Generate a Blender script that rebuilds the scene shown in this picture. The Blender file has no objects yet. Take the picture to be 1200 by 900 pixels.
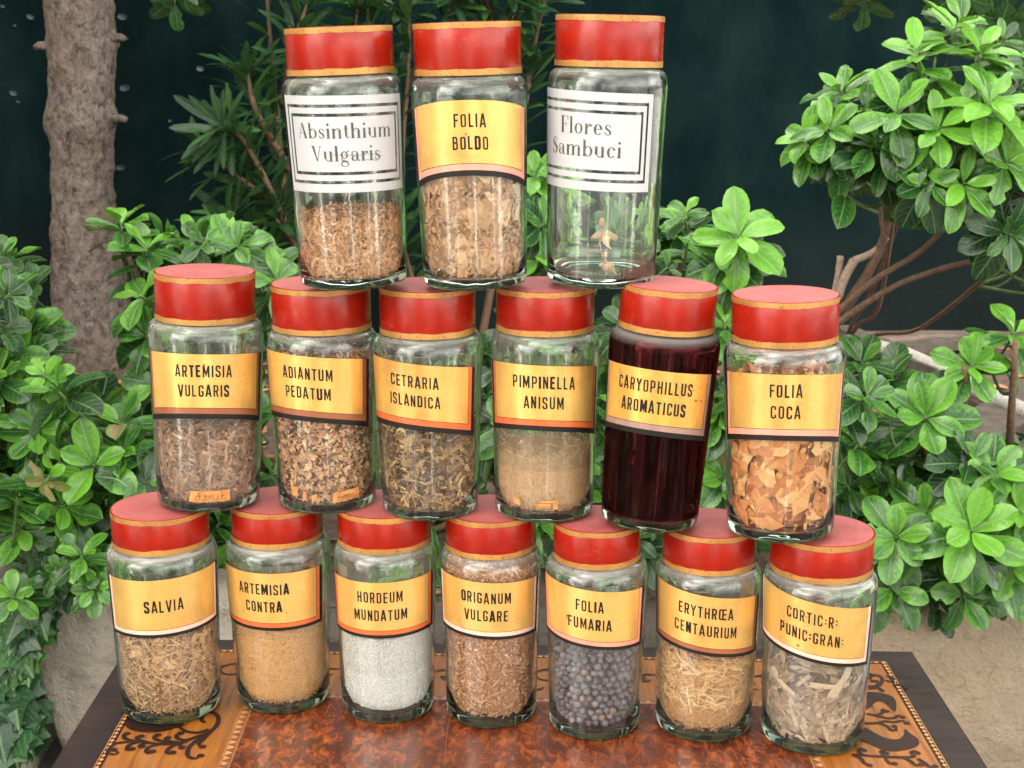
import bpy, math, random
from math import sin, cos, tan, pi, radians, hypot, atan2, sqrt, exp
from mathutils import Vector, Matrix, noise

random.seed(7)
scene = bpy.context.scene
COL = scene.collection

# ------------------------------------------------------------------ camera
PITCH, FPX, CAM_Z = radians(13.68), 1664.0, 1.36
cam_data = bpy.data.cameras.new("camera")
cam_data.sensor_width = 36.0
cam_data.lens = FPX / 1200.0 * 36.0
cam_data.clip_start, cam_data.clip_end = 0.02, 500.0
cam_data.dof.use_dof = True
cam_data.dof.focus_distance = 1.30
cam_data.dof.aperture_fstop = 26.0
cam = bpy.data.objects.new("camera", cam_data)
cam.location = (0, 0, CAM_Z)
cam.rotation_euler = (pi / 2 - PITCH, 0, 0)
COL.objects.link(cam)
scene.camera = cam

# ------------------------------------------------------------------ light
SUN_ELEV, SUN_AZ = radians(47), radians(272)      # azimuth from +Y, clockwise: from the left, behind the house added to shade the bed
world = bpy.data.worlds.new("World")
scene.world = world
world.use_nodes = True
wn = world.node_tree
sky = wn.nodes.new("ShaderNodeTexSky")
sky.sky_type = 'NISHITA'
sky.sun_disc = False
sky.sun_elevation = SUN_ELEV
sky.sun_rotation = SUN_AZ
sky.air_density, sky.dust_density = 1.0, 4.0
bg = wn.nodes["Background"]
bg.inputs["Strength"].default_value = 0.15
hsv = wn.nodes.new("ShaderNodeHueSaturation")
hsv.inputs["Saturation"].default_value = 0.10
wn.links.new(sky.outputs[0], hsv.inputs["Color"])
warm = wn.nodes.new("ShaderNodeMix"); warm.data_type = 'RGBA'; warm.blend_type = 'MULTIPLY'; warm.inputs[0].default_value = 1.0
warm.inputs[7].default_value = (1.06, 1.0, 0.92, 1.0)
wn.links.new(hsv.outputs[0], warm.inputs[6])
# broken cloud: brighter and darker patches of sky
wtc = wn.nodes.new("ShaderNodeTexCoord"); wno = wn.nodes.new("ShaderNodeTexNoise"); wno.inputs["Scale"].default_value = 2.1; wno.inputs["Detail"].default_value = 5
wn.links.new(wtc.outputs["Generated"], wno.inputs["Vector"])
wra = wn.nodes.new("ShaderNodeValToRGB"); wra.color_ramp.elements[0].position = 0.40; wra.color_ramp.elements[0].color = (0.35, 0.36, 0.38, 1)
wra.color_ramp.elements[1].position = 0.62; wra.color_ramp.elements[1].color = (2.3, 2.28, 2.22, 1)
wn.links.new(wno.outputs[0], wra.inputs[0])
cl = wn.nodes.new("ShaderNodeMix"); cl.data_type = 'RGBA'; cl.blend_type = 'MULTIPLY'; cl.inputs[0].default_value = 1.0
wn.links.new(warm.outputs[2], cl.inputs[6]); wn.links.new(wra.outputs[0], cl.inputs[7])
wn.links.new(cl.outputs[2], bg.inputs["Color"])
sun_data = bpy.data.lights.new("sun", 'SUN')
sun_data.energy = 4.5
sun_data.angle = radians(1.0)
sun_data.color = (1.0, 0.96, 0.90)
sun = bpy.data.objects.new("sun", sun_data)
sd = Vector((sin(SUN_AZ) * cos(SUN_ELEV), cos(SUN_AZ) * cos(SUN_ELEV), sin(SUN_ELEV)))
sun.rotation_euler = sd.to_track_quat('Z', 'Y').to_euler()
sun.location = (0, 0, 8)
COL.objects.link(sun)

vs = scene.view_settings
vs.view_transform = 'Standard'
vs.look = 'None'
vs.exposure = 2.52
vs.gamma = 1.0
vs.use_curve_mapping = False
cy = scene.cycles
cy.use_denoising = True
cy.max_bounces = 16
cy.transmission_bounces = 14
cy.transparent_max_bounces = 16
cy.diffuse_bounces = 4
cy.glossy_bounces = 5
cy.caustics_refractive = True
cy.caustics_reflective = False
cy.blur_glossy = 0.6
cy.sample_clamp_indirect = 20.0

# ------------------------------------------------------------------ pixel <-> place
def ray(px, py):
    x, y = (px - 600) / FPX, (450 - py) / FPX
    return (x, cos(PITCH) + y * sin(PITCH), -sin(PITCH) + y * cos(PITCH))
def at_z(px, py, z):
    r = ray(px, py); t = (z - CAM_Z) / r[2]
    return Vector((r[0] * t, r[1] * t, z))
def at_y(px, py, Y):
    r = ray(px, py); t = Y / r[1]
    return Vector((r[0] * t, Y, CAM_Z + r[2] * t))
def proj(p):
    x, y, z = p[0], p[1], p[2] - CAM_Z
    zc = y * cos(PITCH) - z * sin(PITCH)
    return 600 + FPX * x / zc, 450 - FPX * (y * sin(PITCH) + z * cos(PITCH)) / zc, zc

# ------------------------------------------------------------------ mesh helpers
class MB:
    def __init__(s):
        s.v, s.f, s.uv, s.a, s.mi = [], [], [], [], []
    def add(s, verts, faces, uvs=None, a=0.0, mi=0):
        o = len(s.v)
        s.v.extend([tuple(p) for p in verts])
        s.uv.extend(uvs if uvs else [(0.0, 0.0)] * len(verts))
        s.a.extend(a if isinstance(a, list) else [a] * len(verts))
        for f in faces:
            s.f.append(tuple(i + o for i in f)); s.mi.append(mi)
    def box(s, lo, hi, a=0.0, mi=0, m=None):
        vs_ = [Vector((x, y, z)) for x in (lo[0], hi[0]) for y in (lo[1], hi[1]) for z in (lo[2], hi[2])]
        if m is not None: vs_ = [m @ v for v in vs_]
        s.add(vs_, [(0,1,3,2),(4,6,7,5),(0,4,5,1),(2,3,7,6),(0,2,6,4),(1,5,7,3)], a=a, mi=mi)
    def lathe(s, prof, n=64, a=0.0, mi=0, closed=False):
        vs_, fs = [], []
        idx = []
        for (r, z) in prof:
            if r < 1e-6:
                idx.append([len(vs_)]); vs_.append((0, 0, z))
            else:
                idx.append(list(range(len(vs_), len(vs_) + n)))
                vs_.extend([(r * cos(2*pi*k/n), r * sin(2*pi*k/n), z) for k in range(n)])
        m = len(prof)
        for i in range(m if closed else m - 1):
            A, B = idx[i], idx[(i + 1) % m]
            for k in range(n):
                k2 = (k + 1) % n
                if len(A) == 1 and len(B) == 1: break
                if len(A) == 1: fs.append((A[0], B[k2], B[k]))
                elif len(B) == 1: fs.append((A[k], A[k2], B[0]))
                else: fs.append((A[k], A[k2], B[k2], B[k]))
        s.add(vs_, fs, a=a, mi=mi)
    def tube(s, pts, radii, n=8, a=0.0, mi=0, cap=True, jitter=0.0):
        pts = [Vector(p) for p in pts]
        if not isinstance(radii, (list, tuple)): radii = [radii] * len(pts)
        up = Vector((0.13, 0.31, 0.94)).normalized()
        vs_, fs, prev = [], [], None
        for i, p in enumerate(pts):
            t = (pts[min(i+1, len(pts)-1)] - pts[max(i-1, 0)])
            t = t.normalized() if t.length > 1e-9 else Vector((0,0,1))
            x = (prev if prev is not None else (up if abs(t.dot(up)) < 0.95 else Vector((1,0,0))))
            x = (x - t * x.dot(t)).normalized(); prev = x
            y = t.cross(x)
            for k in range(n):
                q = radii[i] * (1 + random.uniform(-jitter, jitter))
                vs_.append(p + x * (q * cos(2*pi*k/n)) + y * (q * sin(2*pi*k/n)))
        for i in range(len(pts) - 1):
            for k in range(n):
                k2 = (k+1) % n
                fs.append((i*n+k, i*n+k2, (i+1)*n+k2, (i+1)*n+k))
        if cap:
            fs.append(tuple(range(n-1, -1, -1))); fs.append(tuple((len(pts)-1)*n + k for k in range(n)))
        s.add(vs_, fs, a=a, mi=mi)
    def mesh(s, name, mats, smooth=True):
        me = bpy.data.meshes.new(name)
        me.from_pydata(s.v, [], s.f)
        for m in (mats if isinstance(mats, (list, tuple)) else [mats]): me.materials.append(m)
        if s.f:
            me.polygons.foreach_set("material_index", s.mi)
            me.polygons.foreach_set("use_smooth", [smooth] * len(s.f))
        at = me.attributes.new("luv", 'FLOAT_VECTOR', 'POINT')
        at.data.foreach_set("vector", [c for u in s.uv for c in (u[0], u[1], 0.0)])
        ar = me.attributes.new("rnd", 'FLOAT', 'POINT')
        ar.data.foreach_set("value", [float(x) for x in s.a])
        me.update()
        return me
    def build(s, name, mats, parent=None, smooth=True, **kw):
        o = bpy.data.objects.new(name, s.mesh(name, mats, smooth))
        COL.objects.link(o)
        if parent is not None: o.parent = parent
        for k, v in kw.items(): o[k] = v
        return o

def empty(name, loc=(0,0,0), rot=(0,0,0), **kw):
    o = bpy.data.objects.new(name, None)
    o.empty_display_size = 0.02
    o.location, o.rotation_euler = loc, rot
    COL.objects.link(o)
    for k, v in kw.items(): o[k] = v
    return o

# ------------------------------------------------------------------ node helpers
class NT:
    def __init__(s, name):
        s.m = bpy.data.materials.new(name)
        s.m.use_nodes = True
        s.t = s.m.node_tree
        s.t.nodes.clear()
        s.out = s.t.nodes.new("ShaderNodeOutputMaterial")
    def n(s, kind, **kw):
        nd = s.t.nodes.new("ShaderNode" + kind)
        for k, v in kw.items():
            if k.startswith("i_"):
                nd.inputs[k[2:].replace("_", " ")].default_value = v
            else: setattr(nd, k, v)
        return nd
    def l(s, a, b):
        s.t.links.new(a, b)
    def val(s, x, sock):
        if isinstance(x, (int, float)): sock.default_value = x
        elif isinstance(x, (tuple, list)): sock.default_value = tuple(x) + ((1.0,) if len(x) == 3 and len(sock.default_value) == 4 else ())
        else: s.l(x, sock)
    def math(s, op, a, b=0.0, c=0.0, clamp=False):
        nd = s.n("Math", operation=op, use_clamp=clamp)
        for i, x in enumerate((a, b, c)): s.val(x, nd.inputs[i])
        return nd.outputs[0]
    def mix(s, fac, a, b, blend='MIX'):
        nd = s.n("Mix", data_type='RGBA', blend_type=blend)
        s.val(fac, nd.inputs[0]); s.val(a, nd.inputs[6]); s.val(b, nd.inputs[7])
        return nd.outputs[2]
    def ramp(s, fac, stops, interp='LINEAR'):
        nd = s.n("ValToRGB")
        cr = nd.color_ramp; cr.interpolation = interp
        while len(cr.elements) < len(stops): cr.elements.new(0.5)
        for e, (p, c) in zip(cr.elements, stops):
            e.position = p; e.color = (c, c, c, 1) if isinstance(c, (int, float)) else (*c, 1)
        s.l(fac, nd.inputs[0])
        return nd.outputs[0]
    def coord(s, kind="Object", scale=(1,1,1), rot=(0,0,0), loc=(0,0,0)):
        tc = s.n("TexCoord"); mp = s.n("Mapping")
        mp.inputs["Scale"].default_value = scale
        mp.inputs["Rotation"].default_value = rot
        mp.inputs["Location"].default_value = loc
        s.l(tc.outputs[kind], mp.inputs[0])
        return mp.outputs[0]
    def coordr(s, scale=(1,1,1)):
        """object coordinates shifted by the object's own random number, so that no two look alike"""
        oi = s.n("ObjectInfo"); v = s.n("VectorMath", operation='SCALE'); v.inputs[0].default_value = (7.3, 3.1, 5.7)
        s.l(oi.outputs["Random"], v.inputs["Scale"])
        a = s.n("VectorMath", operation='ADD'); s.l(s.coord("Object", scale), a.inputs[0]); s.l(v.outputs[0], a.inputs[1])
        return a.outputs[0]
    def rand(s): return s.n("ObjectInfo").outputs["Random"]
    def noise(s, vec, scale, detail=4, rough=0.55, dist=0.0, col=False):
        nd = s.n("TexNoise")
        nd.inputs["Scale"].default_value = scale; nd.inputs["Detail"].default_value = detail
        nd.inputs["Roughness"].default_value = rough; nd.inputs["Distortion"].default_value = dist
        s.l(vec, nd.inputs["Vector"])
        return nd.outputs[1 if col else 0]
    def voro(s, vec, scale, feature='F1', out=0, rnd=1.0):
        nd = s.n("TexVoronoi", feature=feature)
        nd.inputs["Scale"].default_value = scale
        nd.inputs["Randomness"].default_value = rnd
        s.l(vec, nd.inputs["Vector"])
        return nd.outputs[out]
    def attr(s, name, out="Fac"):
        return s.n("Attribute", attribute_name=name).outputs[out]
    def bump(s, h, strength=0.3, dist=0.001, normal=None):
        nd = s.n("Bump")
        nd.inputs["Strength"].default_value = strength; nd.inputs["Distance"].default_value = dist
        s.l(h, nd.inputs["Height"])
        if normal is not None: s.l(normal, nd.inputs["Normal"])
        return nd.outputs[0]
    def pbr(s, color, rough=0.5, metal=0.0, normal=None, spec=None, coat=None, coat_rough=0.1, trans=None):
        p = s.n("BsdfPrincipled")
        s.val(color, p.inputs["Base Color"]); s.val(rough, p.inputs["Roughness"]); s.val(metal, p.inputs["Metallic"])
        if normal is not None: s.l(normal, p.inputs["Normal"])
        if spec is not None: s.val(spec, p.inputs["Specular IOR Level"])
        if coat is not None:
            s.val(coat, p.inputs["Coat Weight"]); p.inputs["Coat Roughness"].default_value = coat_rough
        if trans is not None: s.val(trans, p.inputs["Transmission Weight"])
        return p.outputs[0]
    def done(s, sh, disp=None):
        s.l(sh, s.out.inputs["Surface"])
        return s.m

# ------------------------------------------------------------------ materials
def mat_glass(name, dust=0.05, tint=(0.972, 0.99, 0.98)):
    t = NT(name)
    c = t.coord("Object")
    g = t.n("BsdfGlass"); g.inputs["Color"].default_value = (*tint, 1); g.inputs["IOR"].default_value = 1.48
    g.inputs["Roughness"].default_value = 0.0
    zz = t.n('SeparateXYZ'); t.l(c, zz.inputs[0])
    t.l(t.mix(t.ramp(t.math('MULTIPLY', zz.outputs[2], 10.0), [(0.075, 1.0), (0.135, 0.0)]), tint, (0.76, 0.84, 0.79)), g.inputs['Color'])
    b = t.bump(t.noise(t.coordr(), 26, 2), 0.16, 0.003); t.l(b, g.inputs["Normal"])
    streak = t.noise(t.coordr((90, 90, 5)), 3.0, 4, 0.6)
    sp = t.noise(c, 320, 3, 0.6)
    f1 = t.math('MULTIPLY', t.ramp(streak, [(0.45, 0.0), (0.8, 1.0)]), t.ramp(sp, [(0.4, 0.15), (0.7, 1.0)]))
    geo = t.n("NewGeometry"); sx = t.n("SeparateXYZ"); t.l(geo.outputs["Normal"], sx.inputs[0])
    so = t.n('SeparateXYZ'); t.l(c, so.inputs[0])
    up = t.math('MULTIPLY', t.math('MULTIPLY', t.ramp(sx.outputs[2], [(0.25, 0.0), (0.9, 1.0)]), 0.20), t.math('GREATER_THAN', so.outputs[2], 0.10))
    fac = t.math('ADD', t.math('MULTIPLY', f1, dust * 2.4), t.math('ADD', up, dust * 0.15), clamp=True)
    fac = t.math('MULTIPLY', fac, t.math('SUBTRACT', 1.0, geo.outputs['Backfacing']))
    d = t.n("BsdfDiffuse"); d.inputs["Color"].default_value = (0.62, 0.60, 0.55, 1)
    mx = t.n("MixShader"); t.l(fac, mx.inputs[0]); t.l(g.outputs[0], mx.inputs[1]); t.l(d.outputs[0], mx.inputs[2])
    return t.done(mx.outputs[0])
M_GLASS = mat_glass("clear_glass", 0.035)
M_GLASS_RED = mat_glass("burgundy_stained_glass", 0.012, (0.44, 0.085, 0.095))
M_GLASS_DUSTY = mat_glass("dusty_glass", 0.07, (0.965, 0.985, 0.972))

def mat_red():
    t = NT("red_lacquer")
    c = t.coordr()
    n1, n2 = t.noise(c, 620, 3, 0.6), t.noise(c, 60, 4)
    col = t.mix(t.ramp(n2, [(0.35, 0.0), (0.75, 1.0)]), (0.30, 0.0115, 0.0034), (0.22, 0.0075, 0.0030))
    scr = t.ramp(t.noise(t.coordr((60, 60, 420)), 1.6, 4, 0.7), [(0.63, 0.0), (0.74, 0.8)])
    col = t.mix(scr, col, (0.50, 0.07, 0.05))
    blot = t.ramp(t.noise(c, 26, 5, 0.7), [(0.52, 0.0), (0.70, 0.55)])
    col = t.mix(blot, col, (0.20, 0.006, 0.006))
    spk = t.ramp(t.noise(c, 900, 2), [(0.70, 0.0), (0.78, 1.0)])
    col = t.mix(t.math('MULTIPLY', spk, 0.35), col, (0.7, 0.25, 0.2))
    return t.done(t.pbr(col, t.ramp(n2, [(0.3, 0.18), (0.7, 0.30)]), normal=t.bump(n1, 0.22, 0.0006), spec=0.34))
M_RED = mat_red()
def mat_redtop():
    t = NT("dusty_red_paper")
    c = t.coordr()
    n1, n2 = t.noise(c, 520, 4, 0.7), t.noise(c, 38, 5, 0.65)
    col = t.mix(t.ramp(n2, [(0.3, 0.0), (0.7, 1.0)]), (0.27, 0.040, 0.036), (0.35, 0.085, 0.078))
    col = t.mix(t.ramp(n1, [(0.5, 0.0), (0.75, 0.5)]), col, (0.50, 0.19, 0.18))
    return t.done(t.pbr(col, 0.62, normal=t.bump(n1, 0.35, 0.0006)))
M_REDTOP = mat_redtop()
def mat_gold_paint():
    t = NT("gold_paint")
    c = t.coordr()
    n1, n2 = t.noise(c, 400, 4, 0.65), t.noise(c, 45, 4)
    col = t.mix(t.ramp(n2, [(0.3, 0.0), (0.7, 1.0)]), (0.47, 0.245, 0.060), (0.34, 0.155, 0.038))
    col = t.mix(t.ramp(n1, [(0.54, 0.0), (0.68, 0.75)]), col, (0.24, 0.06, 0.028))
    chip = t.ramp(t.noise(c, 130, 5, 0.75), [(0.62, 0.0), (0.66, 0.85)])
    col = t.mix(chip, col, (0.17, 0.055, 0.03))
    return t.done(t.pbr(col, 0.42, 0.3, normal=t.bump(n1, 0.25, 0.0006)))
M_GOLD = mat_gold_paint()
def mat_label_gold(name, base=(0.82, 0.52, 0.14), dark=(0.60, 0.33, 0.075), stain=0.25):
    t = NT(name)
    c = t.coordr()
    n1 = t.noise(t.coordr((1, 1, 0.35)), 34, 5, 0.6)
    n2 = t.noise(c, 300, 4, 0.7)
    sp = t.noise(c, 130, 4, 0.7)
    col = t.mix(t.ramp(n1, [(0.35, 0.0), (0.72, 1.0)]), base, dark)
    col = t.mix(t.ramp(n2, [(0.45, 0.0), (0.75, 0.35)]), col, (0.88, 0.64, 0.25))
    col = t.mix(t.math('MULTIPLY', t.ramp(sp, [(0.62, 0.0), (0.72, 1.0)]), stain), col, (0.30, 0.10, 0.03))
    age = t.ramp(t.rand(), [(0.0, 0.0), (1.0, 0.55)])
    col = t.mix(age, col, t.mix(0.5, col, (0.62, 0.36, 0.10)))
    blot = t.noise(c, 13, 5, 0.6)
    col = t.mix(t.ramp(blot, [(0.55, 0.0), (0.70, 0.6)]), col, (0.46, 0.22, 0.05))
    wr_ = t.noise(c, 55, 3, 0.5)
    return t.done(t.pbr(col, t.ramp(blot, [(0.35, 0.28), (0.65, 0.44)]), 0.50, normal=t.bump(wr_, 0.10, 0.0015), coat=0.4, coat_rough=0.08))
M_LGOLD = mat_label_gold("gold_leaf_label")
M_LGOLD_ST = mat_label_gold("stained_gold_label", (0.80, 0.45, 0.09), (0.66, 0.30, 0.05), 0.9)
def simple(name, col, rough=0.5, metal=0.0, var=0.15, scale=60, bump=0.1, coat=None, spec=None):
    t = NT(name)
    c = t.coord("Object")
    n1 = t.noise(c, scale, 4, 0.6)
    k = tuple(x * (1 - var) for x in col); k2 = tuple(min(1, x * (1 + var)) for x in col)
    cc = t.mix(t.ramp(n1, [(0.3, 0.0), (0.7, 1.0)]), k, k2)
    return t.done(t.pbr(cc, rough, metal, normal=t.bump(n1, bump, 0.001), coat=coat, spec=spec))
M_BLACK = simple("black_ink", (0.011, 0.009, 0.008), 0.5, spec=0.25)
M_ORANGE = simple("orange_paint", (0.62, 0.115, 0.03), 0.4, coat=0.4)
M_SALMON = simple("salmon_paint", (0.80, 0.27, 0.19), 0.4, coat=0.4)
M_PALEPINK = simple("pale_pink_paint", (0.80, 0.47, 0.36), 0.4, coat=0.4)
M_BROWNB = simple("brown_paint", (0.27, 0.085, 0.035), 0.4, coat=0.4)
M_GREYB = simple("mauve_grey_paint", (0.30, 0.18, 0.14), 0.45, coat=0.4)
M_WHITE = simple("white_label", (0.42, 0.42, 0.435), 0.45, var=0.03, scale=220, bump=0.15, coat=0.2)
M_GREYINK = simple("grey_cut_letter", (0.055, 0.06, 0.052), 0.35, var=0.5, scale=260, bump=0.0)
M_TAG = simple("orange_paper_tag", (0.50, 0.20, 0.055), 0.6, var=0.3, scale=160)
M_INK = simple("brown_ink", (0.03, 0.015, 0.01), 0.6)

def mat_fill(name, stops, rough=0.85, bscale=500, bstr=0.3, var=0.3):
    t = NT(name)
    r = t.attr("rnd")
    c = t.coord("Object")
    n1 = t.noise(c, bscale, 3, 0.6)
    fac = t.math('ADD', r, t.math('MULTIPLY', t.math('SUBTRACT', n1, 0.5), var), clamp=True)
    k = 1.5
    stops = [(p, tuple(min(.82, c_ * k * w) for c_, w in zip(c3, (1.09, 1.0, .92)))) for p, c3 in stops]
    return t.done(t.pbr(t.ramp(fac, stops), rough, normal=t.bump(n1, bstr, 0.0008)))
M_HERB = mat_fill("tan_herb", [(0, (0.10, 0.05, 0.025)), (0.35, (0.26, 0.145, 0.075)), (0.7, (0.42, 0.26, 0.145)), (1, (0.56, 0.38, 0.22))])
M_HERB_W = mat_fill("warm_herb", [(0, (0.11, 0.045, 0.022)), (0.4, (0.30, 0.15, 0.08)), (0.75, (0.46, 0.26, 0.145)), (1, (0.58, 0.38, 0.24))])
M_BROWNHERB = mat_fill("brown_herb", [(0, (0.06, 0.028, 0.018)), (0.4, (0.23, 0.118, 0.075)), (0.75, (0.43, 0.245, 0.155)), (1, (0.54, 0.36, 0.24))])
M_LICHEN = mat_fill("lichen", [(0, (0.018, 0.010, 0.006)), (0.45, (0.11, 0.055, 0.028)), (0.75, (0.36, 0.22, 0.10)), (1, (0.58, 0.42, 0.22))])
M_FERN = mat_fill("pale_fern_flakes", [(0, (0.06, 0.024, 0.014)), (0.25, (0.25, 0.115, 0.062)), (0.6, (0.50, 0.295, 0.175)), (1, (0.62, 0.43, 0.29))])
M_COCA = mat_fill("coca_leaf", [(0, (0.20, 0.065, 0.02)), (0.4, (0.42, 0.165, 0.055)), (0.75, (0.56, 0.27, 0.11)), (1, (0.62, 0.37, 0.19))], 0.7, 150, 0.8, 0.55)
M_BOLDO = mat_fill("boldo_leaf", [(0, (0.15, 0.075, 0.035)), (0.4, (0.34, 0.20, 0.115)), (0.75, (0.46, 0.29, 0.18)), (1, (0.58, 0.40, 0.27))], 0.8, 150, 0.8, 0.55)
M_STRAW = mat_fill("straw_bits", [(0, (0.20, 0.090, 0.035)), (0.4, (0.40, 0.215, 0.095)), (0.75, (0.54, 0.33, 0.16)), (1, (0.66, 0.45, 0.25))], 0.7)
M_SEED = mat_fill("tiny_seed", [(0, (0.26, 0.12, 0.04)), (0.5, (0.48, 0.26, 0.10)), (1, (0.66, 0.41, 0.19))], 0.75, 1500, 0.9, 0.9)
M_BARLEY = mat_fill("pearled_barley", [(0, (0.45, 0.40, 0.375)), (0.35, (0.55, 0.515, 0.535)), (1, (0.55, 0.545, 0.59))], 0.8, 900, 0.5, 0.5)
M_ANISE = mat_fill("anise_powder", [(0, (0.20, 0.12, 0.065)), (0.5, (0.38, 0.24, 0.135)), (1, (0.52, 0.34, 0.20))], 0.85, 1300, 0.6, 0.9)
M_BARK = mat_fill("grey_bark_strip", [(0, (0.14, 0.092, 0.065)), (0.4, (0.33, 0.235, 0.175)), (0.75, (0.48, 0.365, 0.28)), (1, (0.56, 0.44, 0.34))], 0.8, 260)
M_BERRY = mat_fill("dusty_berry", [(0, (0.030, 0.024, 0.034)), (0.45, (0.075, 0.066, 0.090)), (0.8, (0.15, 0.14, 0.18)), (1, (0.20, 0.12, 0.10))], 0.5, 300, 0.2, 0.35)
M_PETAL = mat_fill("dry_petal", [(0, (0.24, 0.17, 0.10)), (1, (0.42, 0.34, 0.24))], 0.7)
def mat_clove():
    t = NT("dark_clove")
    c = t.coord("Object")
    sx = t.n("SeparateXYZ"); t.l(t.n("TexCoord").outputs["Object"], sx.inputs[0])
    n1 = t.noise(c, 45, 5, 0.6); n2 = t.noise(c, 500, 3)
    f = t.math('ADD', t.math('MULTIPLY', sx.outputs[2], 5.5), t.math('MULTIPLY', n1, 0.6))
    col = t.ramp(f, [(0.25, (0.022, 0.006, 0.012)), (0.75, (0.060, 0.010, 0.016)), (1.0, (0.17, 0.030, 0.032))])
    return t.done(t.pbr(col, 0.55, normal=t.bump(n2, 0.2, 0.0006)))
M_CLOVE = mat_clove()
def mat_dustfilm(name, col, amount, zlo, zhi):
    t = NT(name)
    c = t.coord("Object")
    sx = t.n("SeparateXYZ"); t.l(t.n("TexCoord").outputs["Object"], sx.inputs[0])
    n1, n2 = t.noise(c, 420, 4, 0.7), t.noise(c, 40, 4, 0.6)
    h = t.n("MapRange"); t.l(sx.outputs[2], h.inputs[0]); h.inputs[1].default_value = zlo; h.inputs[2].default_value = zhi
    h.inputs[3].default_value = 1.0; h.inputs[4].default_value = 0.35
    f = t.math('MULTIPLY', t.math('MULTIPLY', t.ramp(n1, [(0.35, 0.25), (0.7, 1.0)]), t.ramp(n2, [(0.3, 0.5), (0.7, 1.0)])), t.math('MULTIPLY', h.outputs[0], amount), clamp=True)
    d = t.n("BsdfDiffuse"); d.inputs["Color"].default_value = (*col, 1)
    tr = t.n("BsdfTransparent")
    mx = t.n("MixShader"); t.l(f, mx.inputs[0]); t.l(tr.outputs[0], mx.inputs[1]); t.l(d.outputs[0], mx.inputs[2])
    return t.done(mx.outputs[0])

def mat_leaf(name, dark, mid, young, gloss=0.30, pat=1.0):
    t = NT(name)
    r = t.attr("rnd"); uv = t.attr("luv", "Vector")
    sx = t.n("SeparateXYZ"); t.l(uv, sx.inputs[0]); u, v = sx.outputs[0], sx.outputs[1]
    au = t.math('ABSOLUTE', u)
    c = t.coord("Object")
    big = t.noise(c, 30, 3, 0.5); fine = t.noise(c, 160, 4, 0.6)
    tone = t.math('ADD', r, t.math('MULTIPLY', t.math('SUBTRACT', big, 0.5), 0.25), clamp=True)
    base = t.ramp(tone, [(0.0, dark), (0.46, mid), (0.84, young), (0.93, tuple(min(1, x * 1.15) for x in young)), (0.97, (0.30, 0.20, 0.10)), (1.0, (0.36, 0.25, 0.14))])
    # lighter margin in uneven patches, pale midrib and side veins: the leaf's own markings
    lighter = t.mix(0.62, base, (0.155, 0.40, 0.040))
    edge = t.ramp(t.math('ADD', au, t.math('MULTIPLY', t.math('SUBTRACT', fine, 0.5), 1.6)), [(0.42, 0.0), (0.62, 1.0)])
    patch = t.math('MULTIPLY', edge, t.ramp(tone, [(0.15, 0.0), (0.6, 0.85 * pat)]))
    base = t.mix(patch, base, lighter)
    rim = t.math('MULTIPLY', t.ramp(au, [(0.86, 0.0), (0.97, 1.0)]), 0.5 * pat)
    base = t.mix(rim, base, lighter)
    vein = t.math('SINE', t.math('MULTIPLY', t.math('SUBTRACT', v, t.math('MULTIPLY', au, 0.28)), 44.0))
    vein = t.ramp(vein, [(0.86, 0.0), (1.0, 1.0)])
    mid_ = t.ramp(au, [(0.0, 1.0), (0.04, 0.8), (0.09, 0.0)])
    vv = t.math('MAXIMUM', t.math('MULTIPLY', vein, 0.42), t.math('MULTIPLY', mid_, 0.9))
    base = t.mix(t.math('MULTIPLY', vv, 0.8), base, t.mix(0.5, base, (0.30, 0.47, 0.18)))
    geo = t.n("NewGeometry")
    hgt = t.math('SUBTRACT', t.math('MULTIPLY', fine, 0.5), t.math('MULTIPLY', vv, 0.9))
    nrm = t.bump(hgt, 0.55, 0.0016)
    p = t.pbr(base, t.math('ADD', t.math('MULTIPLY', fine, 0.26), gloss - 0.20), normal=nrm, spec=0.5)
    tl = t.n("BsdfTranslucent"); t.l(t.mix(0.45, base, (0.22, 0.45, 0.03)), tl.inputs[0]); t.l(nrm, tl.inputs["Normal"])
    mx = t.n("MixShader"); mx.inputs[0].default_value = 0.15
    t.l(p, mx.inputs[1]); t.l(tl.outputs[0], mx.inputs[2])
    return t.done(mx.outputs[0])
M_LEAF = mat_leaf("glossy_leaf", (0.0060, 0.030, 0.010), (0.023, 0.104, 0.016), (0.110, 0.315, 0.018))
M_LEAF_DK = mat_leaf("ivy_leaf", (0.012, 0.048, 0.022), (0.022, 0.085, 0.030), (0.06, 0.16, 0.04), 0.35, 0.3)
M_OLEANDER = mat_leaf("oleander_leaf", (0.010, 0.040, 0.020), (0.020, 0.080, 0.030), (0.07, 0.19, 0.04), 0.4, 0.2)
M_TWIG = simple("brown_twig", (0.16, 0.095, 0.06), 0.8, var=0.4, scale=120, bump=0.6)
M_GREENTWIG = simple("green_twig", (0.10, 0.17, 0.05), 0.6, var=0.4, scale=120, bump=0.3)
M_PALETWIG = simple("pale_cut_twig", (0.38, 0.28, 0.21), 0.8, var=0.3, scale=150, bump=0.5)

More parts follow.
